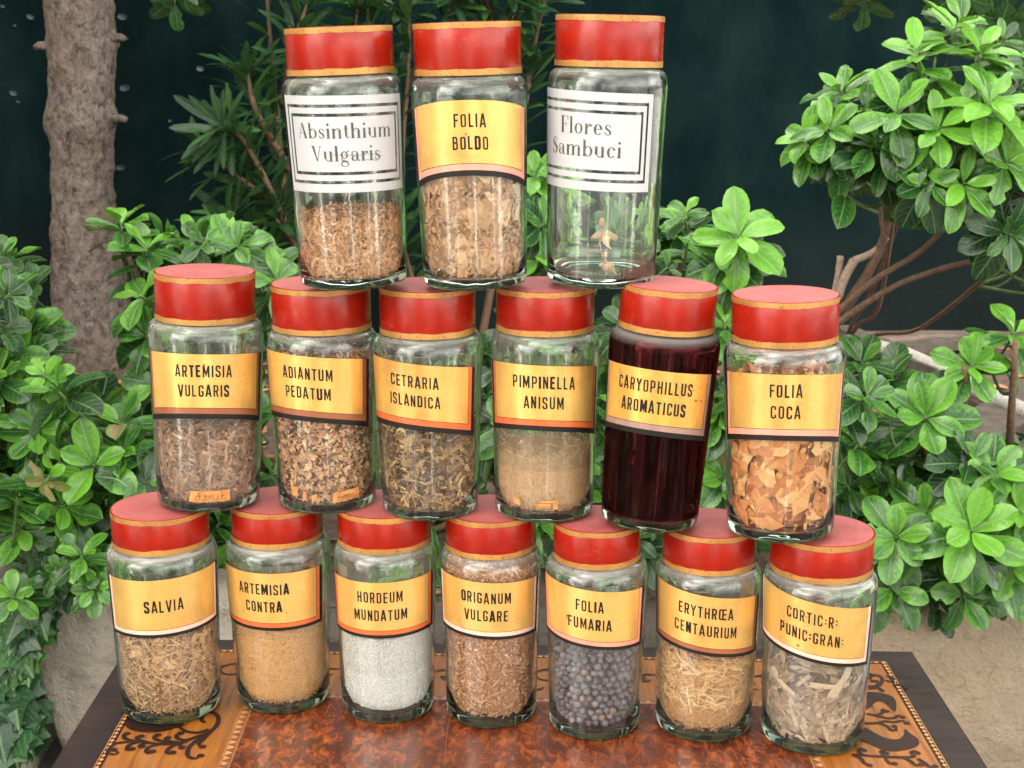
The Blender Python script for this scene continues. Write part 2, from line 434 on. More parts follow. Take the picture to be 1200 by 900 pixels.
def mat_bark():
    t = NT("grey_bark")
    c = t.coord("Object"); cs = t.coord("Object", (1, 1, 0.85))
    n1 = t.noise(cs, 34, 8, 0.72, 0.5); n2 = t.noise(cs, 110, 5, 0.7); n3 = t.noise(c, 5, 3)
    v = t.voro(cs, 42, 'DISTANCE_TO_EDGE')
    f = t.math('ADD', t.math('MULTIPLY', n1, 0.7), t.math('MULTIPLY', n2, 0.3))
    col = t.ramp(f, [(0.37, (0.040, 0.030, 0.025)), (0.44, (0.16, 0.128, 0.108)), (0.52, (0.30, 0.25, 0.215)), (0.66, (0.44, 0.385, 0.34))])
    col = t.mix(t.ramp(n3, [(0.45, 0.0), (0.7, 0.35)]), col, (0.24, 0.17, 0.12))
    n4 = t.noise(cs, 190, 5, 0.7)
    col = t.mix(t.ramp(n4, [(0.5, 0.0), (0.72, 0.7)]), col, (0.075, 0.052, 0.042))
    col = t.mix(t.ramp(t.noise(c, 11, 5, 0.7), [(0.56, 0.0), (0.68, 0.6)]), col, (0.36, 0.31, 0.265))
    h = t.math('ADD', f, t.math('MULTIPLY', n4, 0.3))
    return t.done(t.pbr(col, 0.95, normal=t.bump(h, 1.0, 0.022), spec=0.2))
M_BARK_TRUNK = mat_bark()
def mat_net():
    t = NT("shade_cloth")
    c = t.coord("Object")
    w1 = t.n("TexWave", wave_type='BANDS', bands_direction='DIAGONAL'); w1.inputs["Scale"].default_value = 75; w1.inputs["Distortion"].default_value = 0.6
    t.l(c, w1.inputs["Vector"])
    n1, n2 = t.noise(t.coord('Object', (1, 1, .6), (0, .5, 0)), 3.4, 6, 0.68), t.noise(c, 90, 4, 0.7)
    col = t.ramp(n1, [(0.3, (0.0010, 0.0052, 0.0060)), (0.48, (0.0038, 0.0135, 0.0140)), (0.68, (0.0100, 0.0215, 0.0215))])  # light and dark of the folds put into the cloth colour as noise
    col = t.mix(t.math('MULTIPLY', w1.outputs[1], 0.5), col, t.mix(0.5, col, (0.014, 0.028, 0.029)))
    col = t.mix(t.ramp(n2, [(0.60, 0.0), (0.8, 0.25)]), col, (0.015, 0.024, 0.026))
    sx = t.n("SeparateXYZ"); t.l(c, sx.inputs[0])
    dirt = t.math('MULTIPLY', t.ramp(t.math('ADD', sx.outputs[2], t.math('MULTIPLY', n1, 0.5)), [(0.42, 1.0), (0.75, 0.0)]), t.ramp(n2, [(0.3, 0.5), (0.7, 1.0)]))
    col = t.mix(dirt, col, (0.016, 0.021, 0.021))
    return t.done(t.pbr(col, 0.9, normal=t.bump(n2, 0.4, 0.004), spec=0.0))
M_NET = mat_net()
M_NETLOW = simple("grey_net_skirt", (0.016, 0.023, 0.023), 0.9, var=0.35, scale=14, bump=0.3)
M_EYELET = simple("worn_net_spot", (0.07, 0.10, 0.115), 0.8)
def mat_stone(name, a, b, cdark, sc=1.0):
    t = NT(name)
    c = t.coord("Object")
    n1, n2, n3 = t.noise(c, 7 * sc, 6, 0.65), t.noise(c, 45 * sc, 6, 0.7), t.noise(c, 2.2 * sc, 4)
    col = t.mix(t.ramp(n1, [(0.3, 0.0), (0.7, 1.0)]), a, b)
    col = t.mix(t.ramp(n2, [(0.54, 0.0), (0.68, 0.55)]), col, cdark)
    n5 = t.noise(c, 130 * sc, 5, 0.75)
    col = t.mix(t.ramp(n5, [(0.60, 0.0), (0.68, 0.5)]), col, tuple(x * 0.7 for x in cdark))
    col = t.mix(t.ramp(n5, [(0.30, 0.35), (0.42, 0.0)]), col, tuple(min(.8, x * 1.3) for x in b))
    col = t.mix(t.ramp(n3, [(0.5, 0.0), (0.75, 0.5)]), col, tuple(x * 0.55 for x in a))
    h = t.math('ADD', t.math('ADD', t.math('MULTIPLY', n2, 0.5), t.math('MULTIPLY', n5, 0.2)), n1)
    return t.done(t.pbr(col, 0.92, normal=t.bump(h, 1.0, 0.05)))
M_STONE = mat_stone("sandy_stone", (0.62, 0.47, 0.32), (0.76, 0.61, 0.45), (0.33, 0.23, 0.145))
M_STONE_G = mat_stone("grey_stone", (0.50, 0.44, 0.34), (0.68, 0.61, 0.50), (0.24, 0.20, 0.13))
M_STONE_D = mat_stone("dark_stone", (0.105, 0.09, 0.07), (0.18, 0.15, 0.115), (0.06, 0.06, 0.04))  # darker mix for the blocks behind the jars
M_GRAVEL = mat_stone("grey_gravel", (0.30, 0.29, 0.27), (0.46, 0.45, 0.43), (0.14, 0.14, 0.13), 2.0)
def mat_soil():
    t = NT("dry_soil")
    c = t.coord("Object")
    n1, n2 = t.noise(c, 9, 6, 0.7), t.noise(c, 70, 6, 0.7)
    f = t.math('ADD', t.math('MULTIPLY', n1, 0.5), t.math('MULTIPLY', n2, 0.5))
    col = t.ramp(f, [(0.3, (0.05, 0.034, 0.025)), (0.5, (0.15, 0.105, 0.078)), (0.7, (0.30, 0.22, 0.165))])
    return t.done(t.pbr(col, 0.95, normal=t.bump(f, 1.0, 0.02)))
M_SOIL = mat_soil()
M_PLANK = simple("weathered_plank", (0.115, 0.098, 0.08), 0.85, var=0.4, scale=22, bump=0.6)
M_PIPE = simple("grey_plastic", (0.42, 0.40, 0.37), 0.55, var=0.15, scale=30)
M_LITTER = mat_fill("leaf_litter", [(0, (0.09, 0.045, 0.025)), (0.5, (0.30, 0.14, 0.065)), (1, (0.50, 0.30, 0.16))], 0.85, 100)

# ------------------------------------------------------------------ setting
BED_Z, WALL_Y, NET_Y = 0.33, 2.45, 4.9
def fbm(p, o=4):
    return noise.fractal(Vector(p), 1.0, 2.0, o)
def sheet(name, x0, x1, y0, y1, nx, ny, z, amp, freq, mat, **kw):
    mb = MB(); vs_, fs = [], []
    for j in range(ny + 1):
        for i in range(nx + 1):
            x, y = x0 + (x1 - x0) * i / nx, y0 + (y1 - y0) * j / ny
            vs_.append((x, y, z + (amp * fbm((x * freq, y * freq, 3.1)) if amp else 0)))
    for j in range(ny):
        for i in range(nx):
            a = j * (nx + 1) + i
            fs.append((a, a + 1, a + nx + 2, a + nx + 1))
    mb.add(vs_, fs)
    return mb.build(name, mat, **kw)
sheet("ground", -60, 60, -60, 60, 40, 40, 0.0, 0, 1, M_GRAVEL, kind="structure")
sheet("soil_bed", -6, 6, WALL_Y + 0.02, NET_Y + 0.4, 150, 40, BED_Z, 0.03, 3.0, M_SOIL, kind="structure")

M_PAVE = mat_stone("unseen_dark_ground", (0.10, 0.095, 0.085), (0.15, 0.14, 0.125), (0.06, 0.055, 0.05), 0.8)
M_REFLECTOR = mat_stone("white_reflector_stone", (0.74, 0.72, 0.68), (0.82, 0.80, 0.77), (0.60, 0.58, 0.55), 0.8)
sheet("paving", -12, 12, -16, -0.3, 60, 60, 0.012, 0, 1, M_PAVE, kind="structure")  # unseen ground, kept dark so the pale strips stand out in reflections
for (deg, w0_, w1_, r1) in ((-55, .24, 1.5, 12), (-33, .05, .35, 12), (7, .12, .75, 14), (46, .07, .45, 12), (62, .26, 1.6, 12)):  # pale strips added behind the viewer to throw bright streaks onto glass and labels
    dx, dy_ = sin(radians(deg)), -cos(radians(deg)); mb = MB(); vs_ = []
    for q in range(13):
        r = 1.75 / max(.35, cos(radians(deg))) * (1 - q/12) + r1 * q/12; hw_ = w0_ * (r / 2.0) * .5
        for sg in (-1, 1): vs_.append((dx*r - dy_*hw_*sg, 1.25 + dy_*r + dx*hw_*sg, 0.018))
    mb.add(vs_, [(2*q, 2*q+1, 2*q+3, 2*q+2) for q in range(12)])
    mb.build("reflector_strip", M_REFLECTOR, kind="structure")
sheet("gravel_path", -5, 5, -0.3, 2.40, 60, 40, 0.008, 0.004, 6, M_GRAVEL, kind="structure")

# tall house on the left, outside the picture: added to keep the sun off the bed and the table
M_PLASTER = simple("pale_plaster", (0.55, 0.51, 0.44), 0.9, var=0.1, scale=3, bump=0.2)
M_ROOF = simple("clay_roof", (0.30, 0.11, 0.06), 0.85, var=0.3, scale=12, bump=0.5)
M_PANE = simple("dark_pane", (0.03, 0.035, 0.04), 0.08, var=0.1)
HX0, HX1, HY0, HY1, HH = -9.0, -3.4, -0.30, 9.5, 9.5
blocker = empty("blocker", (0, 0, 0), label="tall pale house at the left added out of view to shade jars and shrubs", category="blocker")
mb = MB(); mb.box((HX0, HY0, 0.02), (HX1, HY1, HH)); mb.build("wall", M_PLASTER, blocker, smooth=False)
mb = MB(); mb.add([(HX0-.3, HY0-.3, HH+.003), (HX1+.3, HY0-.3, HH+.003), (HX1+.3, HY1+.3, HH+.003), (HX0-.3, HY1+.3, HH+.003), ((HX0+HX1)/2, HY0+1, HH+1.6), ((HX0+HX1)/2, HY1-1, HH+1.6)], [(3,2,1,0), (0,1,4), (1,2,5,4), (2,3,5), (3,0,4,5)]); mb.build("roof", M_ROOF, blocker, smooth=False)
for fl in range(3):
    for k in range(3):
        yy, zz = 1.6 + 2.8 * k, 1.6 + 2.7 * fl
        mb = MB(); mb.box((HX1 + .002, yy - .55, zz - .75), (HX1 + .05, yy + .55, zz + .75)); w_ = mb.build("window", M_PLANK, blocker, smooth=False)
        mb = MB(); mb.box((HX1 + .051, yy - .45, zz - .65), (HX1 + .056, yy + .45, zz + .65)); mb.build("pane", M_PANE, w_, smooth=False)

# fence of dark shade cloth behind the bed
fence = empty("shade_cloth_fence", (0, NET_Y, BED_Z), label="dark teal shade cloth fence hanging behind the shrubs and tree trunk", category="fence")
mb = MB(); vs_, fs = [], []
NX, NZ = 220, 60
for j in range(NZ + 1):
    for i in range(NX + 1):
        x, z = -3.05 + 8.5 * i / NX, 0.03 + 2.9 * j / NZ
        y = 0.05 * fbm((x * 1.1, z * 0.5, 0)) + 0.028 * sin(x * 5 + z * 2.6 + 1.5 * fbm((x, z, 4))) + 0.012 * fbm((x * 5, z * 4, 9))
        if z < 0.15 and x > 0.2: y += 0.0
        vs_.append((x, y, z))
for j in range(NZ):
    for i in range(NX):
        a = j * (NX + 1) + i; fs.append((a, a + 1, a + NX + 2, a + NX + 1))
mb.add(vs_, fs)
cloth = mb.build("cloth", M_NET, fence)
mb = MB()
for (px, py, r) in [(150,20,1.2),(44,20,1.0),(153,102,1.3),(24,108,1.0),(148,194,1.2),(240,80,1.0),(222,250,.9),(246,186,.9),(30,118,.5),(133,76,.5),(12,8,.6),(26,30,.4),(155,45,.5),(205,140,.5)]:
    p = at_y(px, py, NET_Y) - Vector((0, 0.075, 0)) - Vector((0, NET_Y, BED_Z))
    k = 0.0085 * r
    ang = random.uniform(-0.5, 0.5)
    ring = [(p.x + k*1.5*cos(t)*cos(ang) - k*sin(t)*sin(ang), p.y, p.z + k*1.5*cos(t)*sin(ang) + k*sin(t)*cos(ang)) for t in [2*pi*q/14 for q in range(14)]]
    back = [(q[0], q[1] + 0.003, q[2]) for q in ring]
    mb = MB(); mb.add(ring + back, [tuple(range(14)), tuple(range(27, 13, -1))] + [(q, (q+1) % 14, 14 + (q+1) % 14, 14 + q) for q in range(14)])
    mb.build("worn_spot", M_EYELET, fence)
for k in range(5):
    mb = MB(); x = -2.9 + 2.0 * k
    mb.tube([(x, 0.14, 0), (x, 0.14, 3.0)], 0.03, 10); mb.build("post", M_PIPE, fence)

# planks lying at the foot of the fence
def plank(px0, py0, px1, py1, w, th, label):
    a, b = at_z(px0, py0, BED_Z), at_z(px1, py1, BED_Z)
    d = (b - a); L = d.length; ang = atan2(d.y, d.x)
    mb = MB(); n = 24
    vs_, fs = [], []
    for i in range(n + 1):
        for (yy, zz) in ((-w/2, 0), (w/2, 0), (w/2, th), (-w/2, th)):
            vs_.append((L * i / n, yy + 0.004 * fbm((i * .4, yy * 9, zz)), zz + 0.003 * fbm((i * .3, yy * 20, 5))))
    for i in range(n):
        for k in range(4):
            k2 = (k + 1) % 4; fs.append((i*4+k, (i+1)*4+k, (i+1)*4+k2, i*4+k2))
    fs += [(0, 1, 2, 3), (4*n+3, 4*n+2, 4*n+1, 4*n)]
    mb.add(vs_, fs)
    o = mb.build("wooden_plank", M_PLANK, smooth=False, label=label, category="plank", group="planks on the soil")
    o.location = (a.x, a.y, BED_Z + 0.022); o.rotation_euler = (0, 0, ang)
plank(985, 430, 1215, 404, 0.06, 0.03, "weathered plank lying nearest the foot of the dark fence")
plank(985, 405, 1130, 470, 0.07, 0.05, "pale worn plank lying slantwise behind the right shrub")
plank(1080, 560, 1240, 470, 0.16, 0.035, "wide grey plank lying beside the ribbed pipe")

# ribbed pipe
pts = [at_z(*q, BED_Z) for q in ((1010, 424), (1060, 438), (1110, 462), (1150, 486), (1205, 512), (1290, 545))]
path = []
for i in range(len(pts) - 1):
    for k in range(60):
        path.append(pts[i].lerp(pts[i+1], k / 60) + Vector((0, 0, 0.062)))
mb = MB()
mb.tube(path, [0.021 + 0.0035 * (1 if (k // 2) % 2 else -1) for k in range(len(path))], 14)
mb.build("ribbed_pipe", M_PIPE, label="pale grey ribbed drain pipe lying across the soil behind right shrub", category="pipe")

# loose litter on the soil
mb = MB()
rl = random.Random(3)
for k in range(1500):
    x, y = rl.uniform(-2.2, 2.6), rl.uniform(WALL_Y + 0.05, 4.7)
    z = BED_Z + 0.03 * fbm((x * 3, y * 3, 3.1)) + 0.008
    L = rl.uniform(0.010, 0.04); a = rl.uniform(0, 6.28)
    m = Matrix.Translation((x, y, z)) @ Matrix.Rotation(a, 4, 'Z') @ Matrix.Rotation(rl.uniform(-.5, .5), 4, 'X')
    vs_ = [m @ Vector(q) for q in ((-L, 0, 0), (-L*.4, L*.45, .004), (L*.5, L*.35, 0), (L, 0, .006), (L*.4, -L*.4, 0), (-L*.5, -L*.35, .003))]
    mb.add(vs_, [(0, 1, 2, 3, 4, 5)], a=rl.random())
mb.build("leaf_litter", M_LITTER, kind="stuff", label="dry brown leaves and bits scattered over the soil", category="leaf litter")

# low wall of rough stone blocks holding the bed
def stone(px0, px1, top_px, mat, label, depth=0.22, slant0=0.0, slant1=0.0, seed=0.0, rough=0.02):
    a, b = at_y(px0, top_px, WALL_Y), at_y(px1, top_px, WALL_Y)
    x0, x1, h = a.x, b.x, a.z
    nx, nz, ny = 44, 22, 10
    mb = MB(); vs_, fs = [], []
    def pt(i, j, k):
        u, w, q = i / nx, k / nz, j / ny
        x = x0 + (x1 - x0) * u + (slant0 * (1 - u) + slant1 * u) * (1 - w) * h
        y = WALL_Y - 0.03 + depth * q
        z = h * w
        # rounded corners
        e = 0.03
        y += e * max(0, 1 - (1 - w) * h / e) ** 2 * (1 - q)
        p = Vector((x, y, z))
        d = rough * noise.fractal(p * 6 + Vector((seed, 0, 0)), 1, 2, 5) + rough * 1.2 * noise.fractal(p * 2.3 + Vector((seed, 4, 0)), 1, 2, 3)
        return (x + d * 0.4, y - d * (1 - q), z + d * (0.6 if w > 0.9 else 0.0))
    idx = {}
    def gi(i, j, k):
        if (i, j, k) not in idx:
            idx[(i, j, k)] = len(vs_); vs_.append(pt(i, j, k))
        return idx[(i, j, k)]
    for i in range(nx):
        for k in range(nz):
            fs.append((gi(i,0,k), gi(i+1,0,k), gi(i+1,0,k+1), gi(i,0,k+1)))
            fs.append((gi(i,ny,k), gi(i,ny,k+1), gi(i+1,ny,k+1), gi(i+1,ny,k)))
        for j in range(ny):
            fs.append((gi(i,j,nz), gi(i+1,j,nz), gi(i+1,j+1,nz), gi(i,j+1,nz)))
    for j in range(ny):
        for k in range(nz):
            fs.append((gi(0,j,k), gi(0,j,k+1), gi(0,j+1,k+1), gi(0,j+1,k)))
            fs.append((gi(nx,j,k), gi(nx,j+1,k), gi(nx,j+1,k+1), gi(nx,j,k+1)))
    mb.add(vs_, fs)
    mb.build("stone_block", mat, label=label, category="stone", group="stone edging of the bed")
stone(-40, 20, 690, M_STONE_G, "grey stone block half hidden by the hanging ivy", seed=9)
stone(18, 330, 690, M_STONE_G, "pale grey rough boulder beside the ivy and the table's left corner", slant0=0.24, slant1=0.05, seed=1, rough=0.032)
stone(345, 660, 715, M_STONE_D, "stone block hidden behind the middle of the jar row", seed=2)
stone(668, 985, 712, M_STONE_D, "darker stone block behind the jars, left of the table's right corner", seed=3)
stone(988, 1250, 700, M_STONE, "wide sandy stone block right of the table under the leafy shrub", seed=5, rough=0.016)

# ------------------------------------------------------------------ table
TZ = 0.72
XL, XR, YB, YF = -0.418, 0.431, 1.452, 0.80
SKEW = -0.0355 / (XR - XL)          # back edge runs slightly nearer on the right
def mat_table_dark():
    t = NT("dark_rosewood")
    c = t.coord("Object", (6, 60, 60)); c2 = t.coord("Object")
    n1, n2 = t.noise(c, 2.2, 6, 0.65), t.noise(c2, 420, 3)
    n3 = t.noise(c2, 14, 4)
    col = t.ramp(n1, [(0.3, (0.010, 0.006, 0.007)), (0.6, (0.022, 0.012, 0.011)), (0.8, (0.060, 0.024, 0.016))])
    col = t.mix(t.ramp(n3, [(0.5, 0.0), (0.8, 0.5)]), col, (0.065, 0.026, 0.018))
    return t.done(t.pbr(col, t.ramp(n3, [(0.3, 0.30), (0.7, 0.46)]), normal=t.bump(n2, 0.15, 0.0006), spec=0.28))
def mat_burl():
    t = NT("burl_veneer")
    c = t.coord("Object"); cs = t.coord("Object", (1.0, 0.5, 1), (0, 0, 0.5))
    n1 = t.noise(cs, 95, 8, 0.76, 0.7); n2 = t.noise(c, 6, 4); n3 = t.noise(cs, 170, 4, 0.7, 0.6)
    col = t.ramp(n1, [(0.35, (0.026, 0.007, 0.004)), (0.46, (0.090, 0.020, 0.008)), (0.55, (0.20, 0.047, 0.013)), (0.68, (0.42, 0.125, 0.028))])
    col = t.mix(t.ramp(n3, [(0.56, 0.0), (0.68, 0.65)]), col, (0.055, 0.013, 0.007))
    col = t.mix(t.ramp(n2, [(0.35, 0.45), (0.6, 0.0)]), col, (0.085, 0.020, 0.010))
    return t.done(t.pbr(col, 0.24, normal=t.bump(n3, 0.10, 0.0004), coat=0.5, coat_rough=0.10))
def mat_honey():
    t = NT("honey_veneer")
    c = t.coord("Object", (130, 7, 60)); c2 = t.coord("Object")
    n1, n2 = t.noise(c, 1.6, 5, 0.65), t.noise(c2, 20, 4)
    col = t.ramp(n1, [(0.28, (0.05, 0.013, 0.004)), (0.42, (0.215, 0.068, 0.008)), (0.7, (0.345, 0.130, 0.016))])
    col = t.mix(t.ramp(n2, [(0.4, 0.0), (0.8, 0.6)]), col, (0.20, 0.062, 0.012))
    sc_ = t.noise(t.coord('Object', (320, 9, 1)), 1.0, 3, 0.6)
    col = t.mix(t.ramp(sc_, [(0.66, 0.0), (0.70, 0.6)]), col, (0.05, 0.018, 0.008))
    return t.done(t.pbr(col, 0.34, coat=0.3, coat_rough=0.18))
M_TDARK, M_BURL, M_HONEY = mat_table_dark(), mat_burl(), mat_honey()
M_INLAY = simple("dark_inlay", (0.020, 0.008, 0.006), 0.42, var=0.5, scale=150, bump=0.1, spec=0.22)
M_LIGHTINLAY = simple("light_inlay", (0.46, 0.22, 0.07), 0.38, var=0.3, scale=150, bump=0.1)
M_MIDINLAY = simple("brown_inlay", (0.17, 0.060, 0.028), 0.38, var=0.4, scale=150, bump=0.1)

table = empty("marquetry_table", (0, 1.15, 0), label="antique wooden table with dark border, scroll marquetry and burl panels under the jars", category="table")
OY = 1.15
def tp(x, y, z=0.0):                      # table-plane point in the table's own space
    return (x, y + SKEW * (x - XL) - OY, TZ + z)
def trect(mb, x0, x1, y0, y1, z, nx=1, ny=1):
    vs_, fs = [], []
    for j in range(ny + 1):
        for i in range(nx + 1):
            vs_.append(tp(x0 + (x1-x0)*i/nx, y0 + (y1-y0)*j/ny, z))
    for j in range(ny):
        for i in range(nx):
            a = j*(nx+1)+i; fs.append((a, a+1, a+nx+2, a+nx+1))
    mb.add(vs_, fs)
mb = MB()
TH = 0.024
prof = [(-0.0, -0.004), (0.0, -0.004)]
o_ = [tp(XL, YF), tp(XR, YF), tp(XR, YB), tp(XL, YB)]
def inset(d, z): return [tp(XL + d, YF + d, z), tp(XR - d, YF + d, z), tp(XR - d, YB - d, z), tp(XL + d, YB - d, z)]
loops = [inset(0.012, -TH), inset(0.0, -TH + 0.004), inset(0.0, -0.003), inset(0.0012, -0.0008), inset(0.003, 0.0)]
vs_ = [p for lp in loops for p in lp]; fs = []
for i in range(len(loops) - 1):
    for k in range(4):
        k2 = (k+1) % 4; fs.append((i*4+k, i*4+k2, (i+1)*4+k2, (i+1)*4+k))
fs += [(3, 2, 1, 0), tuple(range((len(loops)-1)*4, (len(loops)-1)*4 + 4))]
mb.add(vs_, fs)
tabletop = mb.build("tabletop", M_TDARK, table, smooth=False)
BW, SW, BAND, S2 = 0.036, 0.0075, 0.105, 0.011
x0, x1, y0, y1 = XL + BW + 0.004, XR - BW, YF + BW, YB - BW + 0.006
mb = MB(); trect(mb, x0, x1, y0, y1, 0.0004, 8, 8); mb.build("dark_stringing", M_INLAY, tabletop)
mb = MB()
a0, a1, b0, b1 = x0 + SW, x1 - SW, y0 + SW, y1 - SW
trect(mb, a0, a1, b0, b1, 0.0008, 8, 8); mb.build("honey_band", M_HONEY, tabletop)
c0, c1, d0, d1 = a0 + BAND, a1 - BAND, b0 + BAND, b1 - BAND + 0.012
mb = MB(); trect(mb, c0, c1, d0, d1, 0.0012, 8, 8); mb.build("brown_stringing", M_MIDINLAY, tabletop)
mb = MB()
e0, e1, g0, g1 = c0 + S2, c1 - S2, d0 + S2, d1 - S2
trect(mb, e0, -0.062, g0, g1, 0.0016); trect(mb, -0.061, e1, g0, g1, 0.0016)
mb.build("burl_panel", M_BURL, tabletop)
# lozenge chain in the outer stringing, triangles in the inner one, thin light lines beside both
mb = MB()
def lozenge(cx, cyy, dx, dy, z=0.0008):
    mb.add([tp(cx - dx, cyy, z), tp(cx, cyy - dy, z), tp(cx + dx, cyy, z), tp(cx, cyy + dy, z)], [(0, 1, 2, 3)])
n = int((y1 - y0) / 0.0072)
for k in range(n):
    yy = y0 + (k + .5) * (y1 - y0) / n
    lozenge(x0 + SW/2 - .0004, yy, 0.0021, 0.0031); lozenge(x1 - SW/2 + .0004, yy, 0.0021, 0.0031)
n = int((x1 - x0 - 2*SW) / 0.0072)
for k in range(n):
    xx = x0 + SW + (k + .5) * (x1 - x0 - 2*SW) / n
    lozenge(xx, y1 - SW/2 + .0004, 0.0031, 0.0021); lozenge(xx, y0 + SW/2 - .0004, 0.0031, 0.0021)
for (xa, xb, ya, yb) in ((x0 + .0004, x0 + .0010, y0, y1), (x1 - .0010, x1 - .0004, y0, y1), (x0, x1, y1 - .0010, y1 - .0004), (x0, x1, y0 + .0004, y0 + .0010)):
    trect(mb, xa, xb, ya, yb, 0.0009 if xa == x0 else 0.00085)
def tri(p, q, r):
    mb.add([tp(*p, 0.0016), tp(*q, 0.0016), tp(*r, 0.0016)], [(0, 1, 2)])
n = int((d1 - d0) / 0.010)
for k in range(n):
    s = (d1 - d0) / n; yy = d0 + k * s
    tri((c0 + .002, yy + .001), (c0 + .009, yy + s*.5), (c0 + .002, yy + s - .001))
    tri((c1 - .002, yy + .001), (c1 - .002, yy + s - .001), (c1 - .009, yy + s*.5))
n = int((c1 - c0 - 2*S2) / 0.010)
for k in range(n):
    s = (c1 - c0 - 2*S2) / n; xx = c0 + S2 + k * s
    tri((xx + .001, d1 - .009), (xx + s - .001, d1 - .009), (xx + s*.5, d1 - .002))
for (xa, xb, ya, yb, zz) in ((c0 + .0004, c0 + .0011, d0, d1, .0016), (c0 + .0098, c0 + .0104, d0, d1, .0016), (c1 - .0104, c1 - .0098, d0, d1, .0016), (c1 - .0011, c1 - .0004, d0, d1, .0016),
                             (c0, c1, d1 - .0011, d1 - .0004, .0017), (c0, c1, d1 - .0104, d1 - .0098, .0017)):
    trect(mb, xa, xb, ya, yb, zz)
mb.build("light_stringing", M_LIGHTINLAY, tabletop)

# scrolling marquetry
def smooth_path(pts, n=6):
    P_ = [Vector((p[0], p[1])) for p in pts]; out = []
    for i in range(len(P_) - 1):
        p0, p1, p2, p3 = P_[max(i-1, 0)], P_[i], P_[i+1], P_[min(i+2, len(P_)-1)]
        for k in range(n):
            t = k / n
            out.append(0.5 * ((2*p1) + (p2-p0)*t + (2*p0-5*p1+4*p2-p3)*t*t + (3*p1-p0-3*p2+p3)*t**3))
    out.append(P_[-1])
    return out
MAR = MB(); mz = [0.00135]
def mstroke(path, w0, w1, wm=None):
    mz[0] += 0.0000012
    vs_, fs = [], []
    N = len(path)
    for i, p in enumerate(path):
        t = (path[min(i+1, N-1)] - path[max(i-1, 0)])
        t = t.normalized() if t.length > 0 else Vector((1, 0))
        nn = Vector((-t.y, t.x)); q = i / (N - 1)
        w = (w0 + (w1 - w0) * q) if wm is None else (w0*(1-q)**2 + 2*wm*q*(1-q) + w1*q*q)
        for s_ in (-1, 1):
            z_ = mz[0]
            p2 = p + nn * (w * .5 * s_)
            vs_.append((p2.x, p2.y - OY, TZ + z_))
    for i in range(N - 1): fs.append((2*i, 2*i+1, 2*i+3, 2*i+2))
    MAR.add(vs_, fs)
def mdisc(c, r):
    mz[0] += 0.0000012
    MAR.add([(c.x + r*cos(2*pi*k/12), c.y - OY + r*sin(2*pi*k/12), TZ + mz[0]) for k in range(12)], [tuple(range(12))])
def px_path(pts, ox, oy, sc=4.8):
    q = [at_z(ox + x / sc, oy + y / sc, TZ) for (x, y) in pts]
    return smooth_path([(p.x, p.y) for p in q])
def vine(pts, ox, oy, w0=0.0035, w1=0.0022, ball=True):
    p = px_path(pts, ox, oy); mstroke(p, w1 * 1.0, w0 * 1.1, w0 * 1.75)
    if ball: mdisc(p[0], w0 * 1.05)
L_ = (30, 740)
for pts in ([(495,672),(520,690),(490,698),(462,682),(500,640),(560,630),(640,626),(760,640),(870,632),(960,600),(1040,568),(1082,520),(1078,478),(1040,462),(1000,478),(990,505),(1010,520)],
            [(600,668),(572,672),(575,655),(600,638),(650,628)], [(655,655),(640,655),(660,640),(700,632)], [(715,682),(695,692),(680,680),(700,655),(770,640)],
            [(828,688),(810,694),(795,684),(820,655),(880,632)], [(570,582),(553,588),(560,608),(600,622),(650,626)], [(650,596),(628,600),(640,618),(700,632)],
            [(745,590),(726,596),(735,614),(790,632)], [(800,606),(786,612),(810,626),(860,630)], [(872,580),(850,588),(856,608),(900,618),(950,604)],
            [(985,706),(950,722),(912,705),(920,660),(960,622),(1030,572)], [(995,655),(975,640),(1000,612),(1040,570)], [(880,660),(870,640),(910,622)],
            [(862,540),(890,562),(930,574),(980,574),(1030,556)]):
    vine(pts, *L_)
def mblob(poly, ox, oy, sc=4.8):
    mz[0] += 0.0000012
    q = [at_z(ox + x / sc, oy + y / sc, TZ) for (x, y) in poly]
    sp = smooth_path([(p.x, p.y) for p in q] + [(q[0].x, q[0].y)], 4)[:-1]
    MAR.add([(p.x, p.y - OY, TZ + mz[0]) for p in sp], [tuple(range(len(sp)))])
mblob([(565,500),(560,535),(600,562),(680,575),(770,570),(850,548),(900,530),(840,520),(760,500),(660,480)], *L_)
R_ = (950, 740)
mblob([(280,352),(330,346),(390,352),(445,366),(474,388),(482,420),(476,455),(455,442),(430,418),(400,398),(365,402),(335,430),(300,445),(262,420)], *R_)
mblob([(255,550),(300,545),(345,568),(400,598),(450,612),(495,612),(522,590),(530,555),(560,580),(600,608),(610,636),(585,658),(530,672),(470,680),(400,670),(335,640),(270,612)], *R_)
for pts in ([(350,285),(335,272),(350,255),(385,255),(402,280),(385,310),(345,318),(300,318)], [(330,245),(300,250),(290,270)], [(400,338),(385,325),(350,325),(300,330)],
            [(515,488),(495,478),(470,492),(430,494),(380,482),(315,468)], [(425,455),(405,445),(400,465),(370,478)], [(540,522),(515,508),(470,516),(420,512),(360,522),(280,522)],
            [(470,540),(480,560),(450,560),(430,540),(380,520)], [(300,675),(285,665),(270,680),(290,700),(320,702)], [(425,692),(412,680),(395,684),(410,705),(370,712)],
            [(600,690),(585,678),(565,688),(580,710),(520,714),(430,712),(330,706),(230,700)], [(330,760),(300,745),(280,720),(240,702)], [(470,750),(440,745),(420,722)], [(620,755),(590,760),(560,735),(520,718)],
            [(700,765),(670,770),(640,745),(600,722)]):
    vine(pts, *R_, w0=0.0030, w1=0.0020)
